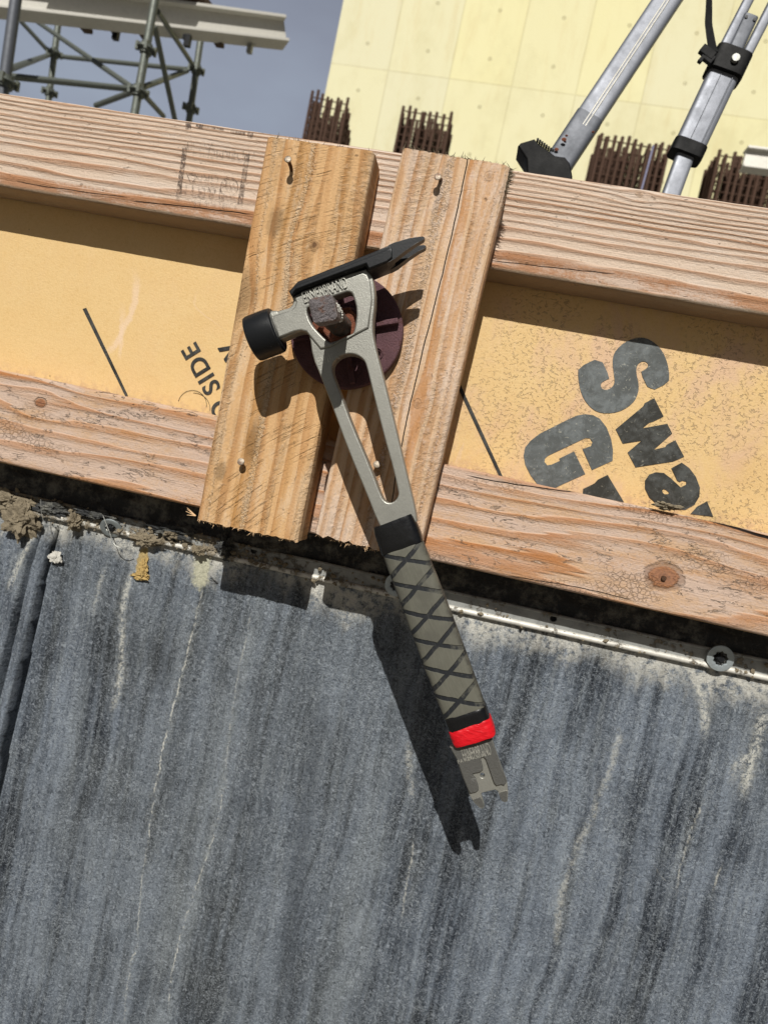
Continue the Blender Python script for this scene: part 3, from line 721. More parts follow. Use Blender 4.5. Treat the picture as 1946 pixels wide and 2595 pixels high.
n = NT('wood_fibre'); M['fibre'] = n.done(n.mix(n.noise(n.obj(), 300, 2), lin(206, 164, 116), lin(232, 204, 168)), .9)
n = NT('grey_wood_fibre'); M['fibred'] = n.done(n.mix(n.noise(n.obj(), 300, 2), lin(70, 62, 50), lin(150, 136, 112)), .9)
fray(bA, oA, dA, uA, wA, lA, False, 220, 3); fray(bA, oA, dA, uA, wA, lA, True, 120, 4, True)
fray(bB, oB, dB, uB, wB, lB, False, 240, 5); fray(bB, oB, dB, uB, wB, lB, True, 260, 6, True)
fray(bB, oB, dB, uB, wB, lB, True, 110, 8, True, True)
fr2 = MB(); q = P(415 * K, 1110 * K, .004)
for dd in ((-.006, 0, .001), (-.005, 0, .003), (-.004, -.001, -.002), (-.0055, 0, .0045)): fr2.tube([q + Vector((.004, 0, -.001)), q + Vector(dd)], .0004, 5, radii=[.0005, .0002])
fr2.build('splinter', M['fibre'], bA)

# plywood
def ply_mat():
    n = NT('yellow_form_plywood'); o = n.xyz(); x, z = o[0], o[2]; v = n.obj()
    c = n.mix(n.noise(n.scale(v, (30, 1, 30)), 1, 5, .65), lin(230, 194, 134, .82), lin(236, 206, 152, .82))
    c = n.mix(n.mul(n.step(n.noise(v, 380, 3, .7), .45, .75), .4), c, lin(212, 174, 112, .84))
    gx = n.step(n.add(n.add(x, .05), n.mul(n.sub(n.noise(v, 6, 3), .5), .25)), -.02, .12)          # right part is filmed with cement
    fil = n.mul(n.step(n.noise(n.scale(v, (14, 1, 9)), 1, 6, .7, .3), .46, .68), n.m('MULTIPLY_ADD', gx, .75, .12))
    c = n.mix(fil, c, lin(226, 190, 158, .80))
    # vertical whitish dribbles
    dr = n.step(n.noise(n.scale(v, (45, 1, 6), (3, 0, 1)), 1, 4, .6, .5), .66, .74)
    c = n.mix(n.mul(dr, .55), c, lin(232, 206, 180, .8))
    # small curved flecks
    wv = n.scale(n.vec(n.add(x, n.mul(n.noise(v, 160, 2), .010)), 0.0, n.add(z, n.mul(n.noise(n.scale(v, (1, 1, 1), (5, 5, 5)), 170, 2), .010))), (1, 1, 1.6))
    ve = n.voro(wv, 230, 'DISTANCE_TO_EDGE'); pick = n.step(n.noise(wv, 210, 2), .53, .58); pick = n.mul(pick, n.step(n.noise(v, 16, 3), .36, .52))
    fl = n.mul(n.mul(n.sub(1.0, n.step(ve, .05, .13)), pick), n.m('MULTIPLY_ADD', gx, .95, .05))
    c = n.mix(n.mul(fl, .45), c, lin(122, 106, 90))
    for pts, wp, amt in (([(345, 700), (332, 790), (300, 860), (278, 890)], 14, .6), ([(310, 780), (305, 900)], 9, .45), ([(500, 740), (520, 800), (560, 830)], 6, .25)):
        q = [P(a, b, .076) for a, b in pts]; co = [float(k) for k in np.polyfit([p.z for p in q], [p.x for p in q], 2 if len(q) > 2 else 1)]; f = co[0]
        for k in co[1:]: f = n.m('MULTIPLY_ADD', f, n.add(z, (zt - .101) / 2) , k)
        z0, z1 = min(p.z for p in q) - (zt - .101) / 2, max(p.z for p in q) - (zt - .101) / 2
        lx = n.m('ABSOLUTE', n.add(n.sub(n.add(x, .05), f), n.mul(n.sub(n.noise(v, 60, 4, .7), .5), .012)))
        e = n.mul(n.sub(1.0, n.step(lx, wp * .0001, wp * .0004)), n.mul(n.step(z, z0 - .01, z0 + .01), n.sub(1.0, n.step(z, z1 - .02, z1 + .01))))
        c = n.mix(n.mul(e, amt), c, lin(236, 210, 184, .86))
    br = n.noise(n.scale(v, (5, 1, 7), (4, 0, 4)), 1, 5, .65); c = n.mix(n.mul(n.step(br, .52, .72), .3), c, lin(204, 160, 104, .84))
    sp = n.step(n.noise(v, 110, 3, .6), .73, .77); c = n.mix(n.mul(sp, .6), c, lin(110, 84, 54))
    # band of dirt resting above the lower board
    low = n.mul(n.sub(1.0, n.step(n.add(z, (zt - .101) / 2), -.004, .012)), n.step(n.noise(v, 120, 4, .7), .45, .6))
    c = n.mix(n.mul(low, .55), c, lin(196, 160, 130, .8))
    return n.done(c, .55, 0, n.bump(n.add(n.noise(v, 500, 4, .7), n.mul(fl, -.8)), .0004), .3)
n = NT('plywood_edge'); M['plyedge'] = n.done(n.mix(n.step(n.m('FRACT', n.mul(n.xyz()[1], 330.0)), .4, .5), lin(190, 150, 104), lin(110, 76, 46)), .85)
mb = MB(); zt = (P(0, 198 * K, .038).z + P(1946, 447 * K, .038).z) / 2
M['ply'] = ply_mat(); mb.box((0, 0, 0), 1.9, .019, zt - .006 + .101)
ply = mb.build('plywood_sheet', M['ply']); ply.location = (.05, .0857, (zt - .101) / 2); tag(ply, 'yellow faced plywood form sheet printed with black letters, behind the timber boards', 'plywood')
# ink on the plywood
def ink_mat(name, c, grey, amt, sc=60, wear=.0):
    n = NT(name); v = n.obj()
    g = n.noise(v, sc, 6, .75, .4)
    fib = n.noise(n.scale(n.vec(n.add(n.xyz()[0], n.mul(n.noise(v, 150, 2), .008)), 0.0, n.xyz()[2]), (1, 1, 1)), 320, 3, .6, 1.2)
    cc = n.mix(n.mul(n.step(g, .40, .66), amt), c, grey); cc = n.mix(n.mul(n.step(fib, .62, .72), amt * .8), cc, lin(178, 176, 162))
    al = n.sub(1.0, n.mul(n.step(n.noise(v, 420, 4, .7), .60 , .74), wear)) if wear else None
    return n.done(cc, .55, 0, n.bump(g, .0003), .3, al)
M['ink'] = ink_mat('black_ink', lin(44, 44, 40), lin(100, 104, 104), .45, 55)
M['ink3'] = ink_mat('grey_worn_ink', lin(78, 82, 82), lin(112, 118, 120), .8, 60)
M['ink2'] = ink_mat('black_ink_clean', lin(40, 40, 38), lin(96, 98, 96), .35, 60)
YP = .0762 - .0006
def mark(name, poly, holes=(), rnd=0, rndh=1, mat='ink'):
    return prism(name, poly, [list(h) for h in holes], YP, YP + .0005, M[mat], ply, .00004, rnd, rndh, False)
def z4(pts): return [(1300 + x / 2.9625, 830 + y / 2.9625) for x, y in pts]
S_ = [(488, 300), (652, 222), (726, 378), (700, 392), (668, 408), (654, 432), (664, 458), (692, 470), (726, 460), (752, 436), (762, 400), (752, 330), (744, 250), (756, 190), (800, 138), (860, 98), (930, 74), (1000, 78), (1070, 120), (1125, 185), (1158, 270), (1170, 350), (1168, 412), (1026, 482), (952, 334), (985, 318), (1010, 296), (1012, 270), (988, 254), (958, 256), (932, 278), (922, 318), (928, 370), (942, 430), (938, 490), (912, 550), (860, 598), (790, 634), (700, 646), (630, 634), (580, 600), (530, 540), (500, 460), (486, 370)]
mark('printed_letter', z4(S_), rnd=1, mat='ink3')
G_ = [(590, 1070), (745, 1000), (748, 920), (735, 840), (700, 750), (650, 685), (600, 658), (540, 650), (480, 660), (420, 686), (200, 796), (130, 850), (90, 900), (78, 960), (90, 1030), (130, 1110), (180, 1175), (230, 1215), (300, 1215), (350, 1186), (540, 1100), (456, 930), (344, 984), (352, 1000), (285, 1030), (255, 1034), (235, 1010), (238, 984), (262, 962), (540, 830), (575, 832), (594, 860), (584, 888), (520, 914)]
mark('printed_letter', z4(G_), mat='ink3')
mark('printed_letter', z4([(708, 1106), (830, 1310), (520, 1260), (525, 1212), (610, 1170), (635, 1142)]))
W_ = [(1058, 530), (1128, 668), (1050, 706), (1020, 715), (970, 756), (1156, 722), (1192, 796), (1054, 918), (1142, 896), (1150, 880), (1216, 846), (1282, 970), (1200, 1006), (918, 1050), (858, 938), (962, 850), (822, 872), (768, 764), (976, 590), (985, 568)]
mark('printed_letter', z4(W_))
A_ = [(1186, 1056), (1264, 1014), (1320, 1054), (1370, 1120), (1400, 1200), (1396, 1270), (1360, 1330), (1290, 1370), (1180, 1362), (1080, 1330), (1020, 1276), (988, 1210), (988, 1150), (1020, 1104), (1070, 1086), (1130, 1092), (1180, 1130), (1256, 1200), (1296, 1180), (1298, 1158), (1270, 1150), (1248, 1160), (1230, 1150)]
mark('printed_letter', z4(A_), [z4([(1114, 1224), (1134, 1210), (1174, 1242), (1154, 1254), (1128, 1250)])])
mark('printed_letter', z4([(1454, 1304), (1500, 1420), (1330, 1400), (1378, 1346)]))
mark('printed_line', [(213 - 3, 783), (219, 780), (325, 1003), (318, 1004)], mat='ink2')
mark('printed_line', [(1155, 972), (1164, 969), (1277, 1215), (1268, 1215)], mat='ink2')
def z7(x, y, Y=YP): return P(x / 2.552, 700 + y / 2.552, Y)
c0 = z7(1240, 486); c1_ = z7(1368, 716)
xd = (c0 - c1_); yd = Vector((0, -1, 0)).cross(xd)
if yd.x > 0: yd = -yd
cen = z7(1303, 600)
place_text('printed_word', 'SIDE', .0262, P(512, 934, YP) + Vector((0, -.0001, 0)), xd, yd, M['ink2'], ply, offset=.0005, xs=.98, sp=1.12)
cen2 = z7(1445, 905)
place_text('printed_word', 'O', .0262, P(562, 1040, YP) + Vector((0, -.0001, 0)), xd, yd, M['ink2'], ply, offset=.0005)
place_text('printed_word', 'W', .0262, P(592, 900, YP) + Vector((0, -.0001, 0)), xd, yd, M['ink2'], ply, offset=.0009)
# pencil arcs by the lower board
mb = MB()
for (cx, cy, r, a0_, a1_) in ((1245, 830, 92, 2.9, -.2), (1255, 860, 105, 1.6, -.1)):
    pts = [z7(cx + r * math.cos(a0_ + (a1_ - a0_) * k / 20) * 1.0, cy - r * math.sin(a0_ + (a1_ - a0_) * k / 20), YP) for k in range(21)]
    mb.tube(pts, .00022, 4)
mb.build('pencil_arc', M['ink2'], ply)

# grade stamp on the upper board
n = NT('faded_stamp_ink'); v = n.obj()
M['stamp'] = n.done(lin(104, 90, 82), .8, 0, None, .2, n.mul(n.mul(n.step(n.noise(v, 500, 4, .75), .40, .62), n.step(n.noise(v, 60, 3), .3, .6)), .58))
YS = .038 - .0009
def zs(x, y): return P(400 + x / 4.1475, 250 + y / 4.1475, YS)
def stamp_bar(pts):
    mb = MB(); w3 = [zs(*p) for p in pts]; mb.add(w3 + [q + Vector((0, .0006, 0)) for q in w3], [(0, 1, 2, 3), (4, 7, 6, 5), (0, 4, 5, 1), (1, 5, 6, 2), (2, 6, 7, 3), (3, 7, 4, 0)]); mb.build('stamp_bar', M['stamp'], bU)
stamp_bar([(276, 420), (325, 424), (232, 1078), (184, 1068)]); stamp_bar([(915, 580), (968, 584), (888, 1120), (838, 1110)])
stamp_bar([(293, 240), (354, 246), (346, 318), (290, 312)]); stamp_bar([(945, 345), (1002, 352), (996, 402), (945, 396)])
stamp_bar([(765, 332), (918, 352), (916, 376), (765, 356)]); stamp_bar([(400, 264), (478, 270), (474, 318), (420, 300)]); stamp_bar([(478, 284), (700, 312), (698, 322), (478, 294)])
xs_ = zs(270, 960) - zs(640, 990); ys_ = zs(300, 1000) - zs(312, 900)
def st(s, x, y, size, **k): place_text('stamp_text', s, size, zs(x, y) + Vector((0, -.0002, 0)), xs_, ys_, M['stamp'], bU, **k)
st('1&BTR', 455, 975, .0165, sp=.95, offset=.0001); st('S-GRN', 560, 842, .0125, sp=.95); st('425', 735, 1040, .0095, offset=.0003)
st('VI DERMEEK LLC', 620, 575, .0125, xs=.86); st('WOOD', 450, 482, .008); st('6-G-H-9-ES-93', 520, 1100, .008); st('3000', 760, 1128, .008)
st('WP', 752, 905, .009); st('W', 748, 962, .008)
mb = MB(); cc = zs(752, 928)
mb.tube([cc + Vector((math.cos(a) * .0085, 0, math.sin(a) * .0085)) for a in [i * math.pi / 14 for i in range(29)]], .0004, 5)
t3 = [zs(303, 782), (zs(430, 800)), zs(352, 893), zs(303, 782)]; mb.tube(t3, .0004, 5)
mb.build('stamp_emblem', M['stamp'], bU)

# nails
def nail(hx, hy, bx, by, Yh, label, r=.0016, hr=.0030):
    a = P(hx, hy, Yh); b = P(bx, by, .003); t = empty('nail', P(bx, by, 0)); tag(t, label, 'nail', 'nails left proud in the timber boards')
    d = (a - b).normalized(); mb = MB(); mb.tube([b, b.lerp(a, .5) + Vector((.0006, 0, 0)), a], r, 10); mb.build('shank', M['nail'], t, True)
    hd = Vector((0, -1, .25)).normalized(); mb = MB(); mb.tube([a - hd * .0006, a + hd * .0005, a + hd * .0009], hr, 14, radii=[hr, hr, hr * .8]); mb.build('nail_head', M['nailhead'], t, True)
nail(730, 404, 740, 437, -.013, 'bent rusty nail near the top of the left vertical board')
nail(1109, 448, 1118, 458, -.009, 'short rusty nail near the top of the right vertical board')
nail(611, 1170, 613, 1176, -.007, 'nail near the bottom of the left vertical board', .0017, .0032)
nail(955, 1177, 957, 1183, -.007, 'rusty nail seen through the lower end of the hammer handle slot', .0017, .0032)
kn = P(1681, 1465, .037); mb = MB(); mb.tube([kn + Vector((0, .002, 0)), kn + Vector((0, -.0012, 0))], .0022, 10)
tag(mb.build('nail', M['nail'], None, True), 'nail driven into the big knot of the lower board', 'nail', 'nails left proud in the timber boards')

# ------------------------------------------------------------------ plate, nut and rod
YR = -.110
tip = P(819, 783, YR); rb_ = P(876, 838, -.01)
def ax(y):
    f = (y + .01) / (YR + .01); q = rb_.lerp(tip, f); return Vector((q.x, 0, q.z))
AX = ax(-.01)
def disc_plate():
    t = empty('round_washer_plate', AX); tag(t, 'round purple brown cast iron washer plate behind the hammer head', 'plate')
    # body: ring disc with hole, made as lathe with four nail holes cut by curve fill
    c = P(876, 838, -.010); R_ = .0492
    outer = [(c.x + math.cos(a) * R_, c.z + math.sin(a) * R_) for a in [i * 2 * math.pi / 72 for i in range(72)]]
    holes = []
    for ang in (-25, 65, 155, 245):
        hx, hz = c.x + math.cos(math.radians(ang)) * .0335, c.z + math.sin(math.radians(ang)) * .0335
        holes.append([(hx + math.cos(a) * .0028, hz + math.sin(a) * .0028) for a in [i * 2 * math.pi / 18 for i in range(18)]])
    me = curve_mesh(outer, holes, .0085, .0012)
    for v in me.vertices: v.co = Vector((v.co.x, -.00445 - v.co.z, v.co.y))
    smooth(me, 40); me.name = 'disc'; link('disc', me, M['plate'], t)
    mb = MB()
    for ang in (-25, 65, 155, 245):
        h = Vector((c.x + math.cos(math.radians(ang)) * .0335, -.0092, c.z + math.sin(math.radians(ang)) * .0335)); N = 24
        ri = [h + Vector((math.cos(a), 0, math.sin(a))) * r_ + Vector((0, dy, 0)) for r_, dy in ((.0058, .0008), (.0054, -.0006), (.0048, -.0008), (.0038, .0006), (.003, .0012)) for a in [k * 2 * math.pi / N for k in range(N)]]
        mb.add(ri, [(j * N + k, j * N + (k + 1) % N, j * N + N + (k + 1) % N, j * N + N + k) for j in range(4) for k in range(N)])
    mb.build('hole_rim', M['plate'], t, True)
    for ang in (20, 110, 200, 290):
        d = Vector((math.cos(math.radians(ang)), 0, math.sin(math.radians(ang)))); s = Vector((-d.z, 0, d.x))
        mb = MB(); A = Matrix((d, Vector((0, 1, 0)), s)).transposed(); mb.box(Vector((c.x, -.011, c.z)) + d * .029, .034, .008, .0045, A)
        mb.build('rib', M['plate'], t, bevel=.001)
    mb = MB(); mb.tube([Vector((c.x, -.006, c.z)), Vector((c.x, -.013, c.z)), Vector((c.x, -.015, c.z))], .02, 36, radii=[.0215, .0195, .0175]); mb.build('boss', M['plate'], t, True)
disc_plate()
def nut():
    t = empty('wing_nut', AX + Vector((0, -.015, 0))); tag(t, 'rusty wing nut on the threaded rod inside the hammer head window', 'nut')
    mb = MB(); N = 6; secs = []
    for y, r in ((-.0155, .0165), (-.017, .0172), (-.031, .0172), (-.033, .016)):
        secs.append([ax(y) + Vector((math.cos(a) * r, y, math.sin(a) * r)) for a in [i * 2 * math.pi / N + .35 for i in range(N)]])
    mb.add(*sweep(secs)); mb.build('nut_body', M['rust'], t, bevel=.0012)
    for ang, ln in ((12, .021), (192, .021)):
        d = Vector((math.cos(math.radians(ang)), 0, math.sin(math.radians(ang))))
        mb = MB(); pts = [ax(-.021) + Vector((0, -.021, 0)) + d * .010, ax(-.021) + Vector((0, -.027, 0)) + d * (ln * .75), ax(-.021) + Vector((0, -.037, .0)) + d * ln]
        mb.tube(chaikin(pts, 2, False), .005, 12, radii=None); mb.build('wing', M['rust'], t, True)
nut()
def rod():
    t = empty('threaded_rod', AX); tag(t, 'rusty threaded tie rod with a chewed end sticking out through the hammer head', 'rod')
    R_, r_ = .0090, .0066; N = 28; pitch = .0031; mb = MB(); secs = []; y = 0.03
    steps = int((.03 + .096) / (pitch / 8))
    for i in range(steps + 1):
        yy = .03 - i * pitch / 8; ring = []
        for k in range(N):
            a = k * 2 * math.pi / N; ph = (yy / pitch + k / N) % 1.0
            rr = r_ + (R_ - r_) * (1 - abs(2 * ph - 1)) ** .8 + mnoise.noise(Vector((math.cos(a) * 3, yy * 300, math.sin(a) * 3))) * .0005
            ring.append(ax(yy) + Vector((math.cos(a) * rr, yy, math.sin(a) * rr)))
        secs.append(ring)
    mb.add(*sweep(secs)); mb.build('thread', M['thread'], t, True, ang=60)
    # chewed, roughly squared end
    bm = bmesh.new(); N = 26; secs = []
    for j, (yy, sc) in enumerate(((-.092, .0066), (-.0955, .0088), (-.1085, .0090), (-.1100, .0086), (-.1106, .007), (-.1108, .003))):
        ring = []
        for k in range(N):
            a = k * 2 * math.pi / N + .25; e = .32; c, s = math.cos(a), math.sin(a)
            x = math.copysign(abs(c) ** e, c); z = math.copysign(abs(s) ** e, s); q = Vector((x, 0, z)) * sc
            q = Matrix.Rotation(-.42, 3, 'Y') @ q
            nn = mnoise.noise(Vector((x * 2.2, yy * 150, z * 2.2))) * .0009
            ring.append(ax(yy) + q * (1 + nn * 55) + Vector((0, yy + nn + .0016 * x - (.0012 * z), 0)))
        secs.append(ring)
    vs, fs = sweep(secs); mb = MB(); mb.add(vs, fs); mb.build('rod_end', M['rod'], t, True, ang=28)
    random.seed(5); mb = MB()
    for k in range(55):
        a = random.gauss(.75, .5); yy = -.094 + random.uniform(-.007, .012); q = ax(yy) + Vector((math.cos(a) * .0092, yy, math.sin(a) * .0094)); s = random.uniform(.0006, .0018)
        A = Matrix.Rotation(random.random() * 3, 3, 'X') @ Matrix.Rotation(random.random() * 3, 3, 'Z'); mb.box(q, s, s * .8, s, A)
    mb.build('cement_crumb', M['cement'], t, bevel=.0001)
rod()

# ------------------------------------------------------------------ hammer
HF, HB = -.0470, -.0335
hm = empty('hammer', P(900, 1100, -.04)); tag(hm, 'grey titanium framing hammer with black claw, hung on the threaded rod', 'hammer')
outer = [(738, 748), (744, 763), (740, 774), (731, 781), (684, 793), (704, 862), (722, 855), (750, 842), (766, 838), (776, 841), (785, 852), (792, 905), (813, 954), (848, 1046), (881, 1137), (929, 1252), (955, 1318), (976, 1358), (1058, 1332), (1052, 1290), (1031.5, 1206), (1001, 1077), (969.7, 950), (949, 871), (943, 828), (951, 760), (946, 706), (935, 690), (925, 678)]
win = [(779, 776), (876, 739), (889, 740), (895, 749), (905, 786), (899, 834), (892, 848), (842, 867), (834, 867), (816, 852), (787, 820), (777, 790)]
slot = [(842, 946), (841, 926), (848, 912), (866, 899), (888, 895.5), (906, 900), (920, 910), (928, 924), (943, 987), (974, 1109), (997, 1190), (1008, 1240), (1010, 1254), (1003, 1268), (990, 1275), (976, 1272), (965, 1256), (938, 1184), (893, 1080), (857, 983)]
frame_ = prism('handle_frame', outer, [win, slot], HF, HB, M['ti'], hm, .0011, 1, 1)
# raised head section in front of the frame (steps down below the window)
hd_out = [(745, 752), (750, 764), (747, 776), (738, 785), (690, 800), (706, 856), (746, 840), (762, 837), (776, 840), (790, 858), (812, 884), (836, 880), (868, 862), (900, 848), (934, 830), (943, 760), (938, 712), (930, 695), (918, 690)]
prism('head_plate', hd_out, [win], HF - .0016, HF + .0012, M['ti'], frame_, .0013, 0, 1)
# handle ridge text
def place_on(name, s, size, uv, dx, mat, par, Y, **k):
    a = P(uv[0], uv[1], Y); b = P(uv[0] + dx[0], uv[1] + dx[1], Y); xd = b - a; yd = Vector((0, -1, 0)).cross(xd)
    if yd.z < 0: yd = -yd
    return place_text(name, s, size, a, xd, yd, mat, par, **k)
place_on('raised_lettering', 'ERNERBRAND', .0130, (824, 737), (109, -40), M['ti'], frame_, HF - .0016, extrude=.0013, xs=.46, offset=-.00005, sp=1.0)
place_on('raised_lettering', 'EVIIIR', .0085, (831, 910), (60, -20), M['ti'], frame_, HF + .0001, extrude=.0004, xs=.9, offset=0)
# neck and striking cap
def neck():
    N = 28
    a = P(684, 836, -.0402); b = P(752, 810, -.0402); ax = (b - a).normalized(); f = Vector((0, -1, 0)); s = ax.cross(f)
    secs = []
    for t, r in ((-.004, .0128), (.004, .0126), (.008, .0122), (.012, .0108)):
        ring = []
        for k in range(N):
            an = k * 2 * math.pi / N; c, q = math.cos(an), math.sin(an); e = .32
            ring.append(a + ax * t + s * math.copysign(abs(c) ** e, c) * r + f * math.copysign(abs(q) ** e, q) * .0080)
        secs.append(ring)
    mb = MB(); mb.add(*sweep(secs)); mb.build('neck', M['ti'], hm, True)
    R_ = .0187; secs = []; c0 = P(706, 835, -.0402)
    prof = [(.000, .0125), (.000, .0168), (-.0014, .0183), (-.0055, R_), (-.0215, R_), (-.0235, .0180), (-.0245, .0155), (-.0252, .008), (-.0253, .001)]
    for t, r in prof: secs.append([c0 + ax * t + s * math.cos(k * 2 * math.pi / 48) * r + f * math.sin(k * 2 * math.pi / 48) * r for k in range(48)])
    mb = MB(); mb.add(*sweep(secs)); cap = mb.build('striking_face', M['black_steel'], hm, True, ang=30)
neck()
# black head bar with claw
SF, SB = -.0530, -.0270
bar_poly = [(732, 738), (754, 713), (914, 650.5), (955.5, 633.5), (990, 619), (996, 655), (981, 666), (934, 685.5), (926, 671), (850, 700.6), (750, 738), (738, 749.5)]
barm = prism('head_bar', bar_poly, [], SF, SB, M['black_steel'], hm, .0011)
# upper bevel ridge on the front of the bar
prism('bar_ridge', [(752, 722), (848, 686), (976, 634), (993, 628), (994, 652), (981, 663), (935, 681), (928, 668), (848, 697), (750, 734), (741, 741)], [], SF - .0011, SF + .0002, M['black_steel'], barm, .0009)
prong = [(984, 621), (998, 614.7), (1038, 602.6), (1070, 598), (1075.5, 600.5), (1073, 606), (1056, 615), (1028, 634), (1000, 656), (981, 666)]
def prong_mesh(Y0, Y1, flare):
    pts = [P(u, v, SF) for u, v in prong]; n_ = len(pts); secs = []; x0 = pts[0].x; x1 = max(p.x for p in pts)
    for j in range(4):
        f = j / 3; ring = []
        for p in pts:
            k = max(0, (p.x - x0) / (x1 - x0)); y = Y0 + (Y1 - Y0) * f
            ym = (Y0 + Y1) / 2; y = ym + (y - ym) * (1 - .30 * k) - flare * k * .0006
            ring.append(Vector((p.x, y, p.z)))
        secs.append(ring)
    mb = MB(); mb.add(*sweep(secs)); return mb.build('claw_prong', M['black_steel'], barm, True, ang=25)
prong_mesh(SF, SF + .0092, 1); prong_mesh(SB - .0092, SB, -1)
prism('claw_web', [(955, 640), (998, 622), (1004, 640), (985, 664), (955, 674)], [], SF + .006, SB - .006, M['black_steel'], barm, .0006)
# grip
gx0, gx1 = P(1003, 1338, -.040), P(1194, 1845, -.040)
gd = (gx1 - gx0).normalized(); gs = Vector((0, -1, 0)).cross(gd)
if gs.x < 0: gs = -gs
def grip_sec(t, hw, hd, N=36, e=.5, jit=0):
    ring = []
    for k in range(N):
        a = 2 * math.pi * k / N; c, s = math.cos(a), math.sin(a)
        x = math.copysign(abs(c) ** e, c) * hw; y = math.copysign(abs(s) ** e, s) * hd
        jj = mnoise.noise(Vector((c * 2, s * 2, t * 90 + jit))) * .0004
        ring.append(gx0 + gd * t + gs * (x + jj) + Vector((0, -y, 0)))
    return ring
GL = (gx1 - gx0).length
def gw(t): return .0168 + .0011 * math.sin(t / GL * math.pi) + .0004 * t / GL
def grip_mat():
    n = NT('khaki_grip_sleeve'); v = n.obj(); o = n.xyz(); al, ac = o[0], o[1]
    p = .0240
    wob = n.mul(n.sub(n.noise(v, 90, 3), .5), .0022)
    def fam(sg):
        q = n.add(n.add(al, wob), n.mul(ac, .56 * sg)); fr = n.m('ABSOLUTE', n.sub(n.m('FRACT', n.m('DIVIDE', n.sub(q, .0018), p)), .5))
        return n.sub(1.0, n.step(fr, .066, .092))
    X = n.m('MAXIMUM', fam(1), fam(-1))
    brush = n.noise(n.scale(v, (90, 700, 700), (1, 1, 1)), 1, 4, .7, .6); big = n.noise(v, 40, 4, .6)
    c = n.mix(brush, lin(92, 92, 82, .76), lin(120, 119, 108, .76)); c = n.mix(n.mul(n.step(big, .45, .7),   .5), c, lin(72, 71, 65))
    dk = n.mix(n.mul(n.step(brush, .5, .7), .3), lin(28, 31, 35), lin(66, 68, 66))
    wear = n.step(n.add(n.noise(v, 70, 4, .7), n.mul(n.step(ac, .004, .014), .12)), .54, .70)
    c = n.mix(n.mul(X, n.sub(1.0, n.mul(wear, .65))), c, dk)
    edge = n.step(n.m('ABSOLUTE', ac), .0135, .018); c = n.mix(n.mul(n.mul(edge, n.step(n.noise(v, 160, 3), .42, .62)), .7), c, lin(56, 56, 54))
    return n.done(c, .62, 0, n.bump(n.add(n.mul(X, -.8), n.mul(brush, .35)), .0007), .35)
def to_local(o, org, X, Yv, Z):
    """rebase a part's mesh into a frame so its texture follows the part"""
    Mx = Matrix((X, Yv, Z)).transposed().to_4x4(); Mx.translation = org
    inv = Mx.inverted(); me = o.data
    for v in me.vertices: v.co = inv @ v.co
    o.matrix_basis = Mx
gz = gd.cross(gs)
gm = grip_mat()
mb = MB(); T0, T1 = .0145, GL - .0125; NS = 60
mb.add(*sweep([grip_sec(T0 + (T1 - T0) * i / NS, gw(T0 + (T1 - T0) * i / NS) - (0.0015 if i in (0, NS) else 0), .0112 - (0.001 if i in (0, NS) else 0), jit=1) for i in range(NS + 1)]))
g = mb.build('grip_sleeve', gm, hm, True, ang=60); to_local(g, gx0 + gd * .0125, gd, gs, gz)
def band(name, t0, t1, dw, mat, e=.5, wr=.0003, seed=0):
    mb = MB(); NS = 14; secs = []
    for i in range(NS + 1):
        f = i / NS; t = t0 + (t1 - t0) * f; b = (1 - abs(2 * f - 1) ** 6) * .0006
        ring = grip_sec(t, gw(t) + dw + b, .0112 + dw * .9 + b, e=e, jit=seed)
        ring = [q + Vector((0, -mnoise.noise(q * 260 + Vector((seed, 0, 0))) * wr, 0)) + gd * mnoise.noise(q * 90 + Vector((0, seed, 0))) * .0011 for q in ring]
        secs.append(ring)
    mb.add(*sweep(secs)); return mb.build(name, mat, hm, True, ang=60)
band('upper_tape', -.0065, .0170, .0004, M['tape'], seed=2)
band('lower_tape', GL - .0165, GL - .004, -.0001, M['tape'], seed=5)
n = NT('red_tape'); v = n.obj(); fold = n.noise(n.scale(v, (120, 40, 400)), 1, 3, .6)
M['red'] = n.done(n.mix(n.mul(n.step(fold, .45, .7), .4), lin(206, 16, 30), lin(150, 8, 20)), .45, 0, n.bump(fold, .0008), .4)
band('red_tape', GL - .0055, GL + .0082, .0004, M['red'], wr=.0009, seed=9)
# tail with two prongs
def zt_(pts): return [(1100 + x / 7.541, 1820 + y / 7.541) for x, y in pts]
TF, TB = -.0425, -.0365
tail = zt_([(300, 560), (430, 800), (540, 1130), (640, 1370), (680, 1490), (760, 1620), (870, 1725), (930, 1735), (962, 1690), (940, 1600), (895, 1450), (925, 1428), (1165, 1370), (1215, 1400), (1260, 1530), (1292, 1592), (1345, 1612), (1402, 1596), (1412, 1400), (1395, 1230), (1300, 970), (1180, 640), (1110, 400)])
hole = zt_([(875, 1090), (885, 1060), (915, 1048), (948, 1060), (966, 1092), (955, 1130), (920, 1145), (885, 1128)])
tl = prism('tail_pry', tail, [hole], TF, TB, M['ti'], hm, .0007, 0, 1)
rs = zt_([(310, 560), (440, 800), (548, 1120), (648, 1368), (686, 1440), (795, 1420), (850, 1375), (842, 1300), (790, 1150), (735, 1090), (735, 1065), (790, 1052), (875, 1035), (935, 985), (930, 940), (892, 800), (900, 755), (942, 745), (985, 790), (1140, 1240), (1190, 1295), (1285, 1270), (1335, 1290), (1385, 1225), (1290, 970), (1172, 640), (1104, 400)])
prism('raised_face', rs, [], TF - .0021, TF + .0003, M['ti_dark'], tl, .0006)
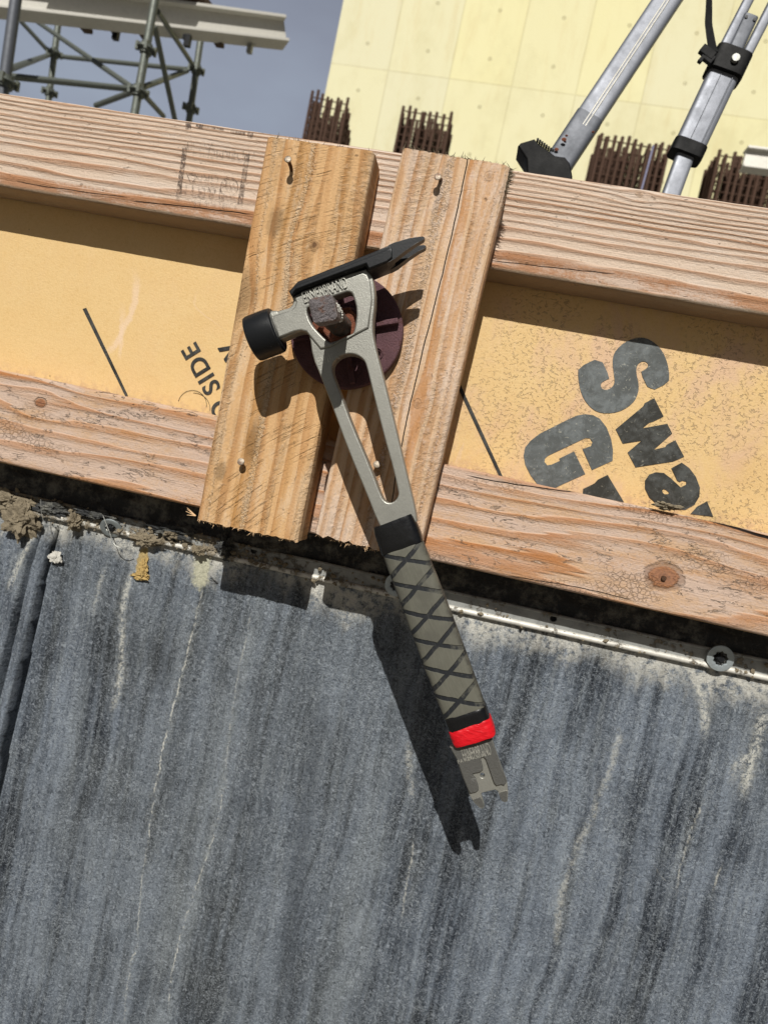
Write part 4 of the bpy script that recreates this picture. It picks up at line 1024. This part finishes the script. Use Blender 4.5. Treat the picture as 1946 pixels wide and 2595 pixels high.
# dark ground tips
prism('ground_tip', zt_([(735, 1560), (760, 1545), (890, 1495), (915, 1570), (958, 1688), (928, 1730), (872, 1720), (770, 1620)]), [], TF - .0004, TF + .0003, M['ti_dark'], tl, .0002)
prism('ground_tip', zt_([(1222, 1420), (1350, 1385), (1408, 1380), (1398, 1590), (1345, 1606), (1296, 1588), (1264, 1528)]), [], TF - .0004, TF + .0003, M['ti_dark'], tl, .0002)
place_on('raised_lettering', 'ERNERBRAND', .0145, (1207, 1907), (80, -20), M['ti'], tl, TF - .0021, extrude=.0004, xs=.255, offset=.0001)
place_on('engraved_lettering', 'PAT.D  U.S.A', .0042, (1194, 1922), (80, -22), M['ti'], tl, TF - .0022, extrude=.0002)

# ------------------------------------------------------------------ felt sheet, rail, membrane
YFELT = .0890
def felt_mat():
    n = NT('dark_grey_felt'); v = n.obj(); o = n.xyz(); x, z = o[0], o[2]
    warp = n.mul(n.sub(n.noise(n.scale(v, (4, 1, 3)), 1, 3), .5), .05)
    xx = n.add(n.add(x, warp), n.mul(z, -.02))
    sv = n.vec(xx, 0.0, n.mul(z, .045))
    st1 = n.noise(sv, 26, 6, .66); st2 = n.noise(n.scale(sv, (1, 1, 1), (4, 0, 2)), 95, 5, .65)
    cl = n.noise(v, 9, 5, .6, .3)
    hair = n.noise(n.vec(n.add(x, n.mul(n.noise(v, 150, 2), .010)), 0.0, n.add(z, n.mul(n.noise(n.scale(v, (1, 1, 1), (7, 7, 7)), 150, 2), .010))), 420, 5, .78, 1.0)
    hair2 = n.noise(n.scale(v, (1, 1, 1), (3, 1, 9)), 170, 4, .7, 1.6)
    base = n.add(n.add(n.mul(st1, .50), n.mul(st2, .38)), n.mul(cl, .22))          # ~0.55 mean
    c = n.mix(n.step(base, .44, .66), lin(30, 35, 43), lin(122, 132, 145))
    pale = n.mul(n.step(n.noise(n.scale(sv, (1, 1, 1), (9, 0, 1)), 14, 5, .6), .54, .70), n.step(cl, .38, .60)); fs_ = n.step(n.noise(n.scale(v, (1, 1, .07), (6, 0, 3)), 150, 4, .7), .50, .66); c = n.mix(n.mul(fs_, .30), c, lin(150, 158, 164))
    c = n.mix(n.mul(pale, .55), c, lin(156, 164, 168))
    dkst = n.step(n.noise(n.scale(sv, (1, 1, 1), (2, 0, 7)), 40, 5, .72), .52, .74); c = n.mix(n.mul(dkst, .42), c, lin(28, 32, 38))
    c = n.mix(n.mul(n.step(n.noise(v, 3.5, 3), .45, .7), .35), c, lin(96, 100, 100))
    c = n.mix(n.mul(n.step(hair, .50, .62), .42), c, lin(170, 178, 188)); c = n.mix(n.mul(n.sub(1.0, n.step(hair, .36, .49)), .6), c, lin(16, 19, 25))
    c = n.mix(n.mul(n.step(hair2, .56, .68), .40), c, lin(158, 166, 174)); c = n.mix(n.mul(n.sub(1.0, n.step(hair2, .34, .45)), .40), c, lin(24, 28, 34))
    wv3 = n.vec(n.add(x, n.mul(n.noise(v, 110, 2), .016)), 0.0, n.add(z, n.mul(n.noise(n.scale(v, (1, 1, 1), (2, 7, 7)), 110, 2), .016)))
    th = n.sub(1.0, n.step(n.m('ABSOLUTE', n.sub(n.noise(wv3, 210, 3, .6), .5)), .004, .020)); c = n.mix(n.mul(n.mul(th, n.step(n.noise(v, 24, 3), .42, .60)), .45), c, lin(176, 184, 190))
    # lime runs down the sheet, plus a painted light edge on a fold ridge
    cr = n.mul(n.sub(n.noise(n.scale(v, (4.0, 1, 40), (0, 0, 0)), 1, 6, .78), .5), .012)
    px = .00034
    runs = [([(346, 1440), (332, 1480), (306, 1567), (322, 1645), (300, 1732), (285, 1800)], 9, .75), ([(512, 1500), (480, 1654), (445, 1767), (410, 1915), (392, 2024), (377, 2133)], 4, .8),
            ([(575, 1941), (542, 2125), (521, 2180), (477, 2288), (450, 2424), (425, 2560)], 3.2, .7), ([(347, 2397), (331, 2462), (317, 2600)], 4, .7), ([(377, 2133), (360, 2260), (350, 2400)], 3, .5),
            ([(1570, 1851), (1530, 1988), (1485, 2096), (1410, 2393)], 9, .42), ([(1742, 1690), (1768, 1750), (1784, 1810), (1780, 1865)], 11, .9), ([(1935, 1800), (1907, 1903), (1878, 2017)], 14, .85),
            ([(1781, 2028), (1730, 2153), (1710, 2250)], 4.5, .6), ([(1660, 2200), (1690, 2235), (1710, 2252)], 3, .6), ([(1821, 2193), (1798, 2273)], 5, .55), ([(1034, 1885), (1045, 2040)], 9, .5), ([(1051, 2119), (1017, 2330)], 5, .55),
            ([(112, 1318), (66, 1400), (22, 1500)], 11, .85), ([(270, 1440), (250, 1500), (240, 1560)], 7, .4), ([(640, 1560), (600, 1750), (575, 1941)], 5, .35), ([(1900, 1905), (1870, 1935), (1850, 1975)], 12, .7), ([(2, 1380), (20, 1340), (45, 1330)], 14, .7)]  # first entry paints the lit left fold ridge pale
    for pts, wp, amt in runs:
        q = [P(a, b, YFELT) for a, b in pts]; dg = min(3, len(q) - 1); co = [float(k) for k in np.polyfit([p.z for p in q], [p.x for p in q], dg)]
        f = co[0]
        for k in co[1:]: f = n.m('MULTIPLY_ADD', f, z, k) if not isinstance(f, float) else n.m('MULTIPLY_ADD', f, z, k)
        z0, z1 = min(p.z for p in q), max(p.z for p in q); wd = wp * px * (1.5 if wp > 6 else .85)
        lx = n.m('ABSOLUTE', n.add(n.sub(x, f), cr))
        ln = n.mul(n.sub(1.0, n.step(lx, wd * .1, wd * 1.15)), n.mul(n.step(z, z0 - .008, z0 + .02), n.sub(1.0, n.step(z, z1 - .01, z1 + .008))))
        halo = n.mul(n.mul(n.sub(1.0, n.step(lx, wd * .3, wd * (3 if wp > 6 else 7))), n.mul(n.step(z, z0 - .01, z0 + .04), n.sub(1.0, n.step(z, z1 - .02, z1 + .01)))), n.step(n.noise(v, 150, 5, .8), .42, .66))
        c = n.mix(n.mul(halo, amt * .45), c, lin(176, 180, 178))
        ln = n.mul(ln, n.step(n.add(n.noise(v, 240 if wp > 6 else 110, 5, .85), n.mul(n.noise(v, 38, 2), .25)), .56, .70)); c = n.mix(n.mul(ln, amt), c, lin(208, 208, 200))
    for pts, wp, amt in (([(445, 1540), (420, 1650), (400, 1760)], 26, .55), ([(814, 1800), (787, 1979), (749, 2234), (720, 2560)], 40, .6), ([(660, 1700), (640, 1900), (600, 2100)], 18, .4), ([(1380, 1850), (1330, 2000), (1290, 2200)], 40, .35)):
        q = [P(a, b, YFELT) for a, b in pts]; co = [float(k) for k in np.polyfit([p.z for p in q], [p.x for p in q], 2)]; f = co[0]
        for k in co[1:]: f = n.m('MULTIPLY_ADD', f, z, k)
        z0, z1 = min(p.z for p in q), max(p.z for p in q); lx = n.m('ABSOLUTE', n.add(n.sub(x, f), n.mul(n.sub(st2, .5), .012)))
        ln = n.mul(n.sub(1.0, n.step(lx, wp * px * .2, wp * px * 1.2)), n.mul(n.step(z, z0 - .03, z0 + .03), n.sub(1.0, n.step(z, z1 - .03, z1 + .03)))); c = n.mix(n.mul(ln, amt), c, n.mix(.6, c, lin(30, 32, 36)))
    # chalky band under the rail
    top = n.mul(n.step(n.add(z, n.mul(n.sub(n.noise(n.scale(v, (16, 1, 5)), 1, 5, .7), .5), .12)), -.178, -.138), n.step(n.add(n.noise(v, 140, 5, .75), n.mul(n.noise(n.scale(v, (7, 1, 1), (2, 0, 0)), 1, 2), .3)), .50, .72))
    c = n.mix(n.mul(top, .8), c, lin(216, 214, 204))
    # ochre foam stains
    eA, eB = P(364, 1420, YFELT), P(512, 1445, YFELT)
    for (ex, ez, rx, rz) in ((eA.x, eA.z, .006, .017), (eB.x, eB.z, .010, .020)):
        d = n.m('SQRT', n.add(n.m('POWER', n.m('ABSOLUTE', n.m('DIVIDE', n.sub(x, ex), rx)), 2.0), n.m('POWER', n.m('ABSOLUTE', n.m('DIVIDE', n.sub(z, ez), rz)), 2.0)))
        e = n.sub(1.0, n.step(n.add(d, n.mul(n.sub(n.noise(v, 120, 4, .7), .5), 1.6)), .7, 1.15)); c = n.mix(n.mul(e, .85), c, n.mix(n.noise(v, 260, 4, .8), lin(150, 126, 76), lin(214, 188, 124)) if ex == eA.x else n.mix(n.noise(v, 260, 4, .8), lin(150, 150, 128), lin(226, 224, 198)))
    h = n.add(n.mul(hair, 1.0), n.add(n.mul(hair2, .9), n.mul(st2, .5)))
    return n.done(c, .95, 0, n.bump(h, .0016), .1)
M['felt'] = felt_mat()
# fold lines (photo pixels): polyline centre + half width + depth
folds = [([(150, 1335), (112, 1470), (70, 1660), (30, 1830), (-20, 2050), (-90, 2330)], [.0012, .0028, .0046, .0062, .0070, .0075], .045),
         ([(112, 1335), (78, 1430), (52, 1540), (18, 1680), (-40, 1900)], [.0010, .0018, .0024, .0035, .004], .022)]
fl3 = [([ (P(u, v, YFELT).x, P(u, v, YFELT).z) for u, v in pl], hw, dp) for pl, hw, dp in folds]
def fold_h(x, z):
    h = 0
    for j, (pl, hw, dp) in enumerate(fl3):
        if z > pl[0][1]: continue
        for i in range(len(pl) - 1):
            if pl[i + 1][1] <= z <= pl[i][1]:
                f = (z - pl[i][1]) / (pl[i + 1][1] - pl[i][1]); cx = pl[i][0] + (pl[i + 1][0] - pl[i][0]) * f; w_ = hw[i] + (hw[i + 1] - hw[i]) * f
                q = (x - cx) / w_
                if abs(q) < 1: h -= dp * (1 - q * q) ** .5 * min(1, w_ / .004)
                if q < -1: h += .0045 * math.exp(-((x - cx + .007) / .0055) ** 2) * min(1, (pl[0][1] - z) / .02) * min(1, (-1 - q) / .8) ** .6
    return h
def felt():
    xs = list(np.arange(-.62, -.43, .004)) + list(np.arange(-.43, -.30, .0011)) + list(np.arange(-.30, .66, .004)); zs2 = list(np.arange(-.135, -.46, -.0020)) + list(np.arange(-.46, -.75, -.005)) + list(np.arange(-.75, -1.70, -.03))
    vs = []; 
    def cen(pl, z):
        if z >= pl[0][1]: return pl[0][0]
        for i in range(len(pl) - 1):
            if pl[i + 1][1] <= z <= pl[i][1]: return pl[i][0] + (pl[i + 1][0] - pl[i][0]) * (z - pl[i][1]) / (pl[i + 1][1] - pl[i][1])
        return pl[-1][0]
    for z in zs2:
        ca, cb = cen(fl3[1][0], z), cen(fl3[0][0], z); ca = min(ca, cb - .008)
        for x in xs:
            x = float(np.interp(x, [-.62, -.395, -.365, -.30], [min(-.66, ca - .2), ca, cb, -.27])) if x <= -.30 else -.27 + (x + .30) * (.93 / .96)
            amp = min(1, (-.14 - z) / .05) if z < -.14 else 0; amp = max(0, amp)
            e = mnoise.noise(Vector((x * 7 + z * .7, z * 1.1, 3))) * .009 + mnoise.noise(Vector((x * 26 + z * 1.5, z * 2.5, 8))) * .0028 + mnoise.noise(Vector((x * 60, z * 30, 8))) * .0008
            vs.append((x, YFELT - .0015 - e * amp - fold_h(x, z), z))
    nx = len(xs); fs = [(j * nx + i, j * nx + i + 1, (j + 1) * nx + i + 1, (j + 1) * nx + i) for j in range(len(zs2) - 1) for i in range(nx - 1)]
    me = bpy.data.meshes.new('felt_sheet'); me.from_pydata(vs, [], fs)
    bm = bmesh.new(); bm.from_mesh(me)
    # back layer for thickness
    r_ = bmesh.ops.solidify(bm, geom=list(bm.faces), thickness=-.002)
    bmesh.ops.recalc_face_normals(bm, faces=bm.faces); bm.to_mesh(me); bm.free()
    smooth(me, 80)
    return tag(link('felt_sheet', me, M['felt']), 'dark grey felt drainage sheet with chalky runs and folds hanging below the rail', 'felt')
felt()
n = NT('black_membrane'); v = n.obj()
M['memb'] = n.done(n.mix(n.step(n.noise(v, 60, 6, .75), .45, .68), lin(44, 46, 48), lin(112, 112, 106)), .8, 0, n.bump(n.noise(v, 70, 6, .7), .004))
def membrane():
    xs = np.arange(-.62, .67, .004); zs2 = np.arange(-.098, -.150, -.0028); vs = []
    for z in zs2:
        for x in xs:
            k = math.sin((z + .098) / -.052 * math.pi); e = abs(mnoise.noise(Vector((x * 22, z * 60, 1)))) * .010 + mnoise.noise(Vector((x * 80, z * 120, 4))) * .003
            vs.append((x, YFELT + .004 - max(0, k) * (e + .002), z))
    nx = len(xs); fs = [(j * nx + i, j * nx + i + 1, (j + 1) * nx + i + 1, (j + 1) * nx + i) for j in range(len(zs2) - 1) for i in range(nx - 1)]
    me = bpy.data.meshes.new('membrane'); me.from_pydata(vs, [], fs); bm = bmesh.new(); bm.from_mesh(me)
    bmesh.ops.solidify(bm, geom=list(bm.faces), thickness=-.002); bmesh.ops.recalc_face_normals(bm, faces=bm.faces); bm.to_mesh(me); bm.free(); smooth(me, 60)
    tag(link('membrane', me, M['memb']), 'crumpled black membrane in the gap between the lower board and the rail', 'membrane')
membrane()
def rail_mat(name, c0):
    n = NT(name); v = n.obj(); x = n.xyz()[0]; g = n.noise(v, 60, 5, .7)
    c = n.mix(n.mul(n.step(g, .42, .66), .55), c0, tuple(q * .5 for q in c0[:3]) + (1,))
    left = n.sub(1.0, n.step(x, -.30, .05)); th = n.add(n.noise(v, 75, 6, .75), n.mul(left, .13))
    d = n.step(th, .56, .66); c = n.mix(n.mul(d, .92), c, n.mix(n.noise(v, 300, 4, .8), lin(70, 62, 52), lin(164, 152, 130)))
    return n.done(c, n.m('MULTIPLY_ADD', d, .3, .55), n.m('MULTIPLY_ADD', d, -.2, .2), n.bump(n.add(n.mul(d, n.noise(v, 220, 4)), n.mul(g, .2)), .0022))
def rail():
    RA, RB_ = rail_mat('dirty_rail_bar_shaded', lin(150, 152, 150)), rail_mat('dirty_rail_edge_lit', lin(214, 212, 204))  # one metal: bar toned down for shade, rolled edge lightened as if lit
    YB = YFELT - .0045
    pts = [(82, 1105), (288, 1161), (473, 1200), (666, 1243), (981, 1313), (1240, 1371), (1659, 1467)]
    w3 = [P(u * K, v * K, YB) for u, v in pts]
    A = np.polyfit([p.x for p in w3], [p.z for p in w3], 2); zf = lambda x: float(np.polyval(A, x))
    t = empty('termination_rail', (0, YB, zf(0))); tag(t, 'long dull metal rail with rolled lower edge and screw holes clamping the felt', 'rail')
    xs = np.linspace(-.60, .64, 150)
    # bar with holes via curve fill
    H = .0165
    top = [(x, zf(x) + H + mnoise.noise(Vector((x * 12, 0, 5))) * .0009) for x in xs]; bot = [(x, zf(x) + .001) for x in xs[::-1]]
    holes = []
    for (u, v) in ((548, 1190), (1195, 1337)):
        c = P(u * K, v * K, YB); holes.append([(c.x + math.cos(a) * .0034, c.z + math.sin(a) * .0030) for a in [k * 2 * math.pi / 16 for k in range(16)]])
    me = curve_mesh(top + bot, holes, .0022, .0003)
    for v in me.vertices: v.co = Vector((v.co.x, YB + .0015 - v.co.z, v.co.y))
    me.name = 'flat_bar'; smooth(me, 40); link('flat_bar', me, RA, t)
    mb = MB(); mb.tube([Vector((x, YB - .0005, zf(x))) for x in xs], .0029, 12); mb.build('rolled_edge', RB_, t, True)
    mb = MB(); mb.tube([Vector((x, YB + .0002, zf(x) + H - .001 + mnoise.noise(Vector((x * 12, 0, 5))) * .0009)) for x in xs], .0016, 8); mb.build('top_lip', RA, t, True)
    return t, zf, YB
rl, zf, YB = rail()
def screw_washer(u, v, r, label, tilt=(0, 0), toothed=False):
    c = P(u, v, YB - .004); t = empty('screw_washer', c); tag(t, label, 'screw', 'screws and washers holding the rail')
    R = Matrix.Rotation(tilt[0], 3, 'X') @ Matrix.Rotation(tilt[1], 3, 'Z'); N = 40; secs = []
    inner = .52 * r
    vs = []; fs = []
    prof = [(r, .0), (r * .98, -.0011), (r * .70, -.0015), (inner, -.0010), (inner, .0006), (r, .0006)]
    rings = []
    for rr, y in prof:
        rings.append([c + R @ Vector((math.cos(a) * rr * (1 + (.10 * math.sin(9 * a) if toothed and rr <= inner + 1e-6 else 0)), y, math.sin(a) * rr * (1 + (.10 * math.sin(9 * a) if toothed and rr <= inner + 1e-6 else 0)))) for a in [k * 2 * math.pi / N for k in range(N)]])
    v_, f_ = sweep(rings + [rings[0]], False); mb = MB(); mb.add(v_, f_); mb.build('washer', M['zinc'], t, True)
    mb = MB(); mb.tube([c + R @ Vector((0, .002, 0)), c + R @ Vector((0, -.002, 0)), c + R @ Vector((0, -.003, 0))], .003, 8, radii=[inner * .8, inner * .62, inner * .4]); mb.build('screw_head', M['black_steel'], t)
    mb = MB(); random.seed(int(u))
    for k in range(16):
        a = random.random() * 6.28; q = c + R @ Vector((math.cos(a) * inner * random.uniform(.5, .95), -.001, math.sin(a) * inner * random.uniform(.5, .95))); s = random.uniform(.0006, .0014); mb.box(q, s, s, s, Matrix.Rotation(a, 3, 'Y'))
    mb.build('grit', M['memb'], t)
screw_washer(1824, 1668, .0125, 'zinc toothed washer and dark screw on the rail at the right edge', toothed=True)
screw_washer(1005, 1482, .0120, 'rail washer half hidden behind the hammer grip', toothed=True)
screw_washer(282, 1338, .0115, 'bent zinc washer on the rail at the left, edge turned up', (.55, .15))
# mud clumps on the rail
n = NT('dried_mud'); v = n.obj(); q = n.noise(v, 130, 6, .75)
M['mud'] = n.done(n.mix(q, lin(84, 74, 60), lin(168, 156, 132)), .95, 0, n.bump(q, .004))
n = NT('ochre_foam'); v = n.obj(); q = n.noise(v, 150, 5, .7)
M['foam'] = n.done(n.mix(q, lin(150, 124, 74), lin(204, 176, 116)), .9, 0, n.bump(q, .003))
def clump(u, v, rx, rz, label, mat, depth=.006, seed=0, Y=None, cat='mud'):
    c = P(u, v, YB - .003 if Y is None else Y); bm = bmesh.new(); bmesh.ops.create_icosphere(bm, subdivisions=5, radius=1.0)
    for vv in bm.verts:
        p = vv.co.copy(); k = 1 + .75 * mnoise.noise(p * 1.7 + Vector((seed, seed, 0))) + .42 * mnoise.noise(p * 4.5 + Vector((seed, 0, 0))) + .22 * mnoise.noise(p * 11 + Vector((seed, 0, 3)))
        vv.co = Vector((p.x * rx * k, p.y * depth * k, p.z * rz * k)) + c
    me = bpy.data.meshes.new('mud_clump'); bm.to_mesh(me); bm.free(); smooth(me, 50)
    tag(link({'mud': 'mud_clump', 'foam': 'foam_lump', 'membrane': 'membrane_scrap'}[cat], me, mat), label, cat)
clump(1690, 1283, .0105, .0028, 'flat grey crumb of mortar on the upper edge of the lower board', M['mud'], .004, 41, .036)
clump(56, 1312, .016, .019, 'big crumbly brown mud clump on the rail at the left edge', M['mud'], .008, 3)
clump(12, 1268, .022, .009, 'dark mud slab lying above the rail in the upper left corner', M['mud'], .008, 7)
clump(193, 1322, .0062, .0085, 'small dark mud lump on the rail left of the bent washer', M['mud'], .007, 11)
clump(372, 1368, .014, .0055, 'flat mud clump on the rail right of the bent washer', M['mud'], .006, 15)
clump(435, 1354, .007, .0045, 'grey stone like crumb above the rail, right of the flat mud clump', M['mud'], .006, 19)
clump(505, 1395, .0060, .0045, 'pale mud crumb on the rail left of the board shadow', M['mud'], .005, 23)
clump(572, 1388, .0075, .0105, 'dark mud lump on the rail below the left vertical board', M['memb'], .006, 27)
clump(140, 1412, .0060, .0055, 'chalky crust on the felt beside the folds', M['cement'], .0014, 31, YFELT - .004)
clump(364, 1440, .0042, .0100, 'ochre foam drip on the felt below the rail', M['foam'], .003, 35, YFELT - .003, 'foam')
clump(356, 1460, .0085, .0035, 'ochre foam end of the drip, lying crosswise on the felt', M['foam'], .0035, 39, YFELT - .003, 'foam')
clump(250, 1306, .020, .0055, 'black membrane scrap folded over the rail beside the small dark lump', M['memb'], .005, 51, YB - .002, 'membrane')
clump(436, 1346, .024, .0060, 'longest black membrane scrap over the rail, right of the bent washer', M['memb'], .005, 57, YB - .002, 'membrane')
clump(130, 1288, .018, .0060, 'black membrane scrap above the big mud clump', M['memb'], .005, 63, YB - .002, 'membrane')
random.seed(77); mb = MB()
for k in range(520):
    x = random.choice((random.uniform(-.42, -.12), random.uniform(-.42, .02), random.uniform(-.42, .5))); r_ = random.expovariate(1 / .0009) + .0004; r_ = min(r_, .0035)
    zc = zf(x) + random.choice((random.gauss(.013, .003), random.gauss(.004, .002), random.gauss(.0, .002))); q = Vector((x, YB - .0022 - r_ * .3, zc))
    A = Matrix.Rotation(random.random() * 3, 3, 'X') @ Matrix.Rotation(random.random() * 3, 3, 'Z')
    pts = [q + A @ Vector((math.cos(a) * r_ * random.uniform(.6, 1.3), math.sin(a) * r_ * random.uniform(.6, 1.3), random.uniform(-.4, .4) * r_)) for a in [i * math.pi / 3 for i in range(6)]]
    t1, t2 = q + A @ Vector((0, 0, r_ * .8)), q - A @ Vector((0, 0, r_ * .7)); mb.add(pts + [t1, t2], [(i, (i + 1) % 6, 6) for i in range(6)] + [((i + 1) % 6, i, 7) for i in range(6)])
tag(mb.build('grit', M['mud']), 'loose grit and mortar crumbs scattered along the dirty rail', 'grit', kind='stuff')
# thin wire by the bent washer
mb = MB(); wp = [P(x / 4.147, 1260 + y / 4.147, .07) for x, y in ((1085, 190), (1120, 280), (1160, 380), (1185, 470), (1240, 530), (1300, 540), (1350, 520))]
mb.tube(chaikin(wp, 2, False), .0004, 6); tag(mb.build('wire', M['galv'], None, True), 'thin bent wire hanging beside the bent washer', 'wire')
mb = MB(); wp = [P(x / 4.147, 1260 + y / 4.147, .068) for x, y in ((432, 20), (436, 120), (440, 180), (465, 260))]
mb.tube(chaikin(wp, 2, False), .0003, 6); tag(mb.build('wire', M['galv'], None, True), 'short straight wire crossing the rail by the big mud clump', 'wire')
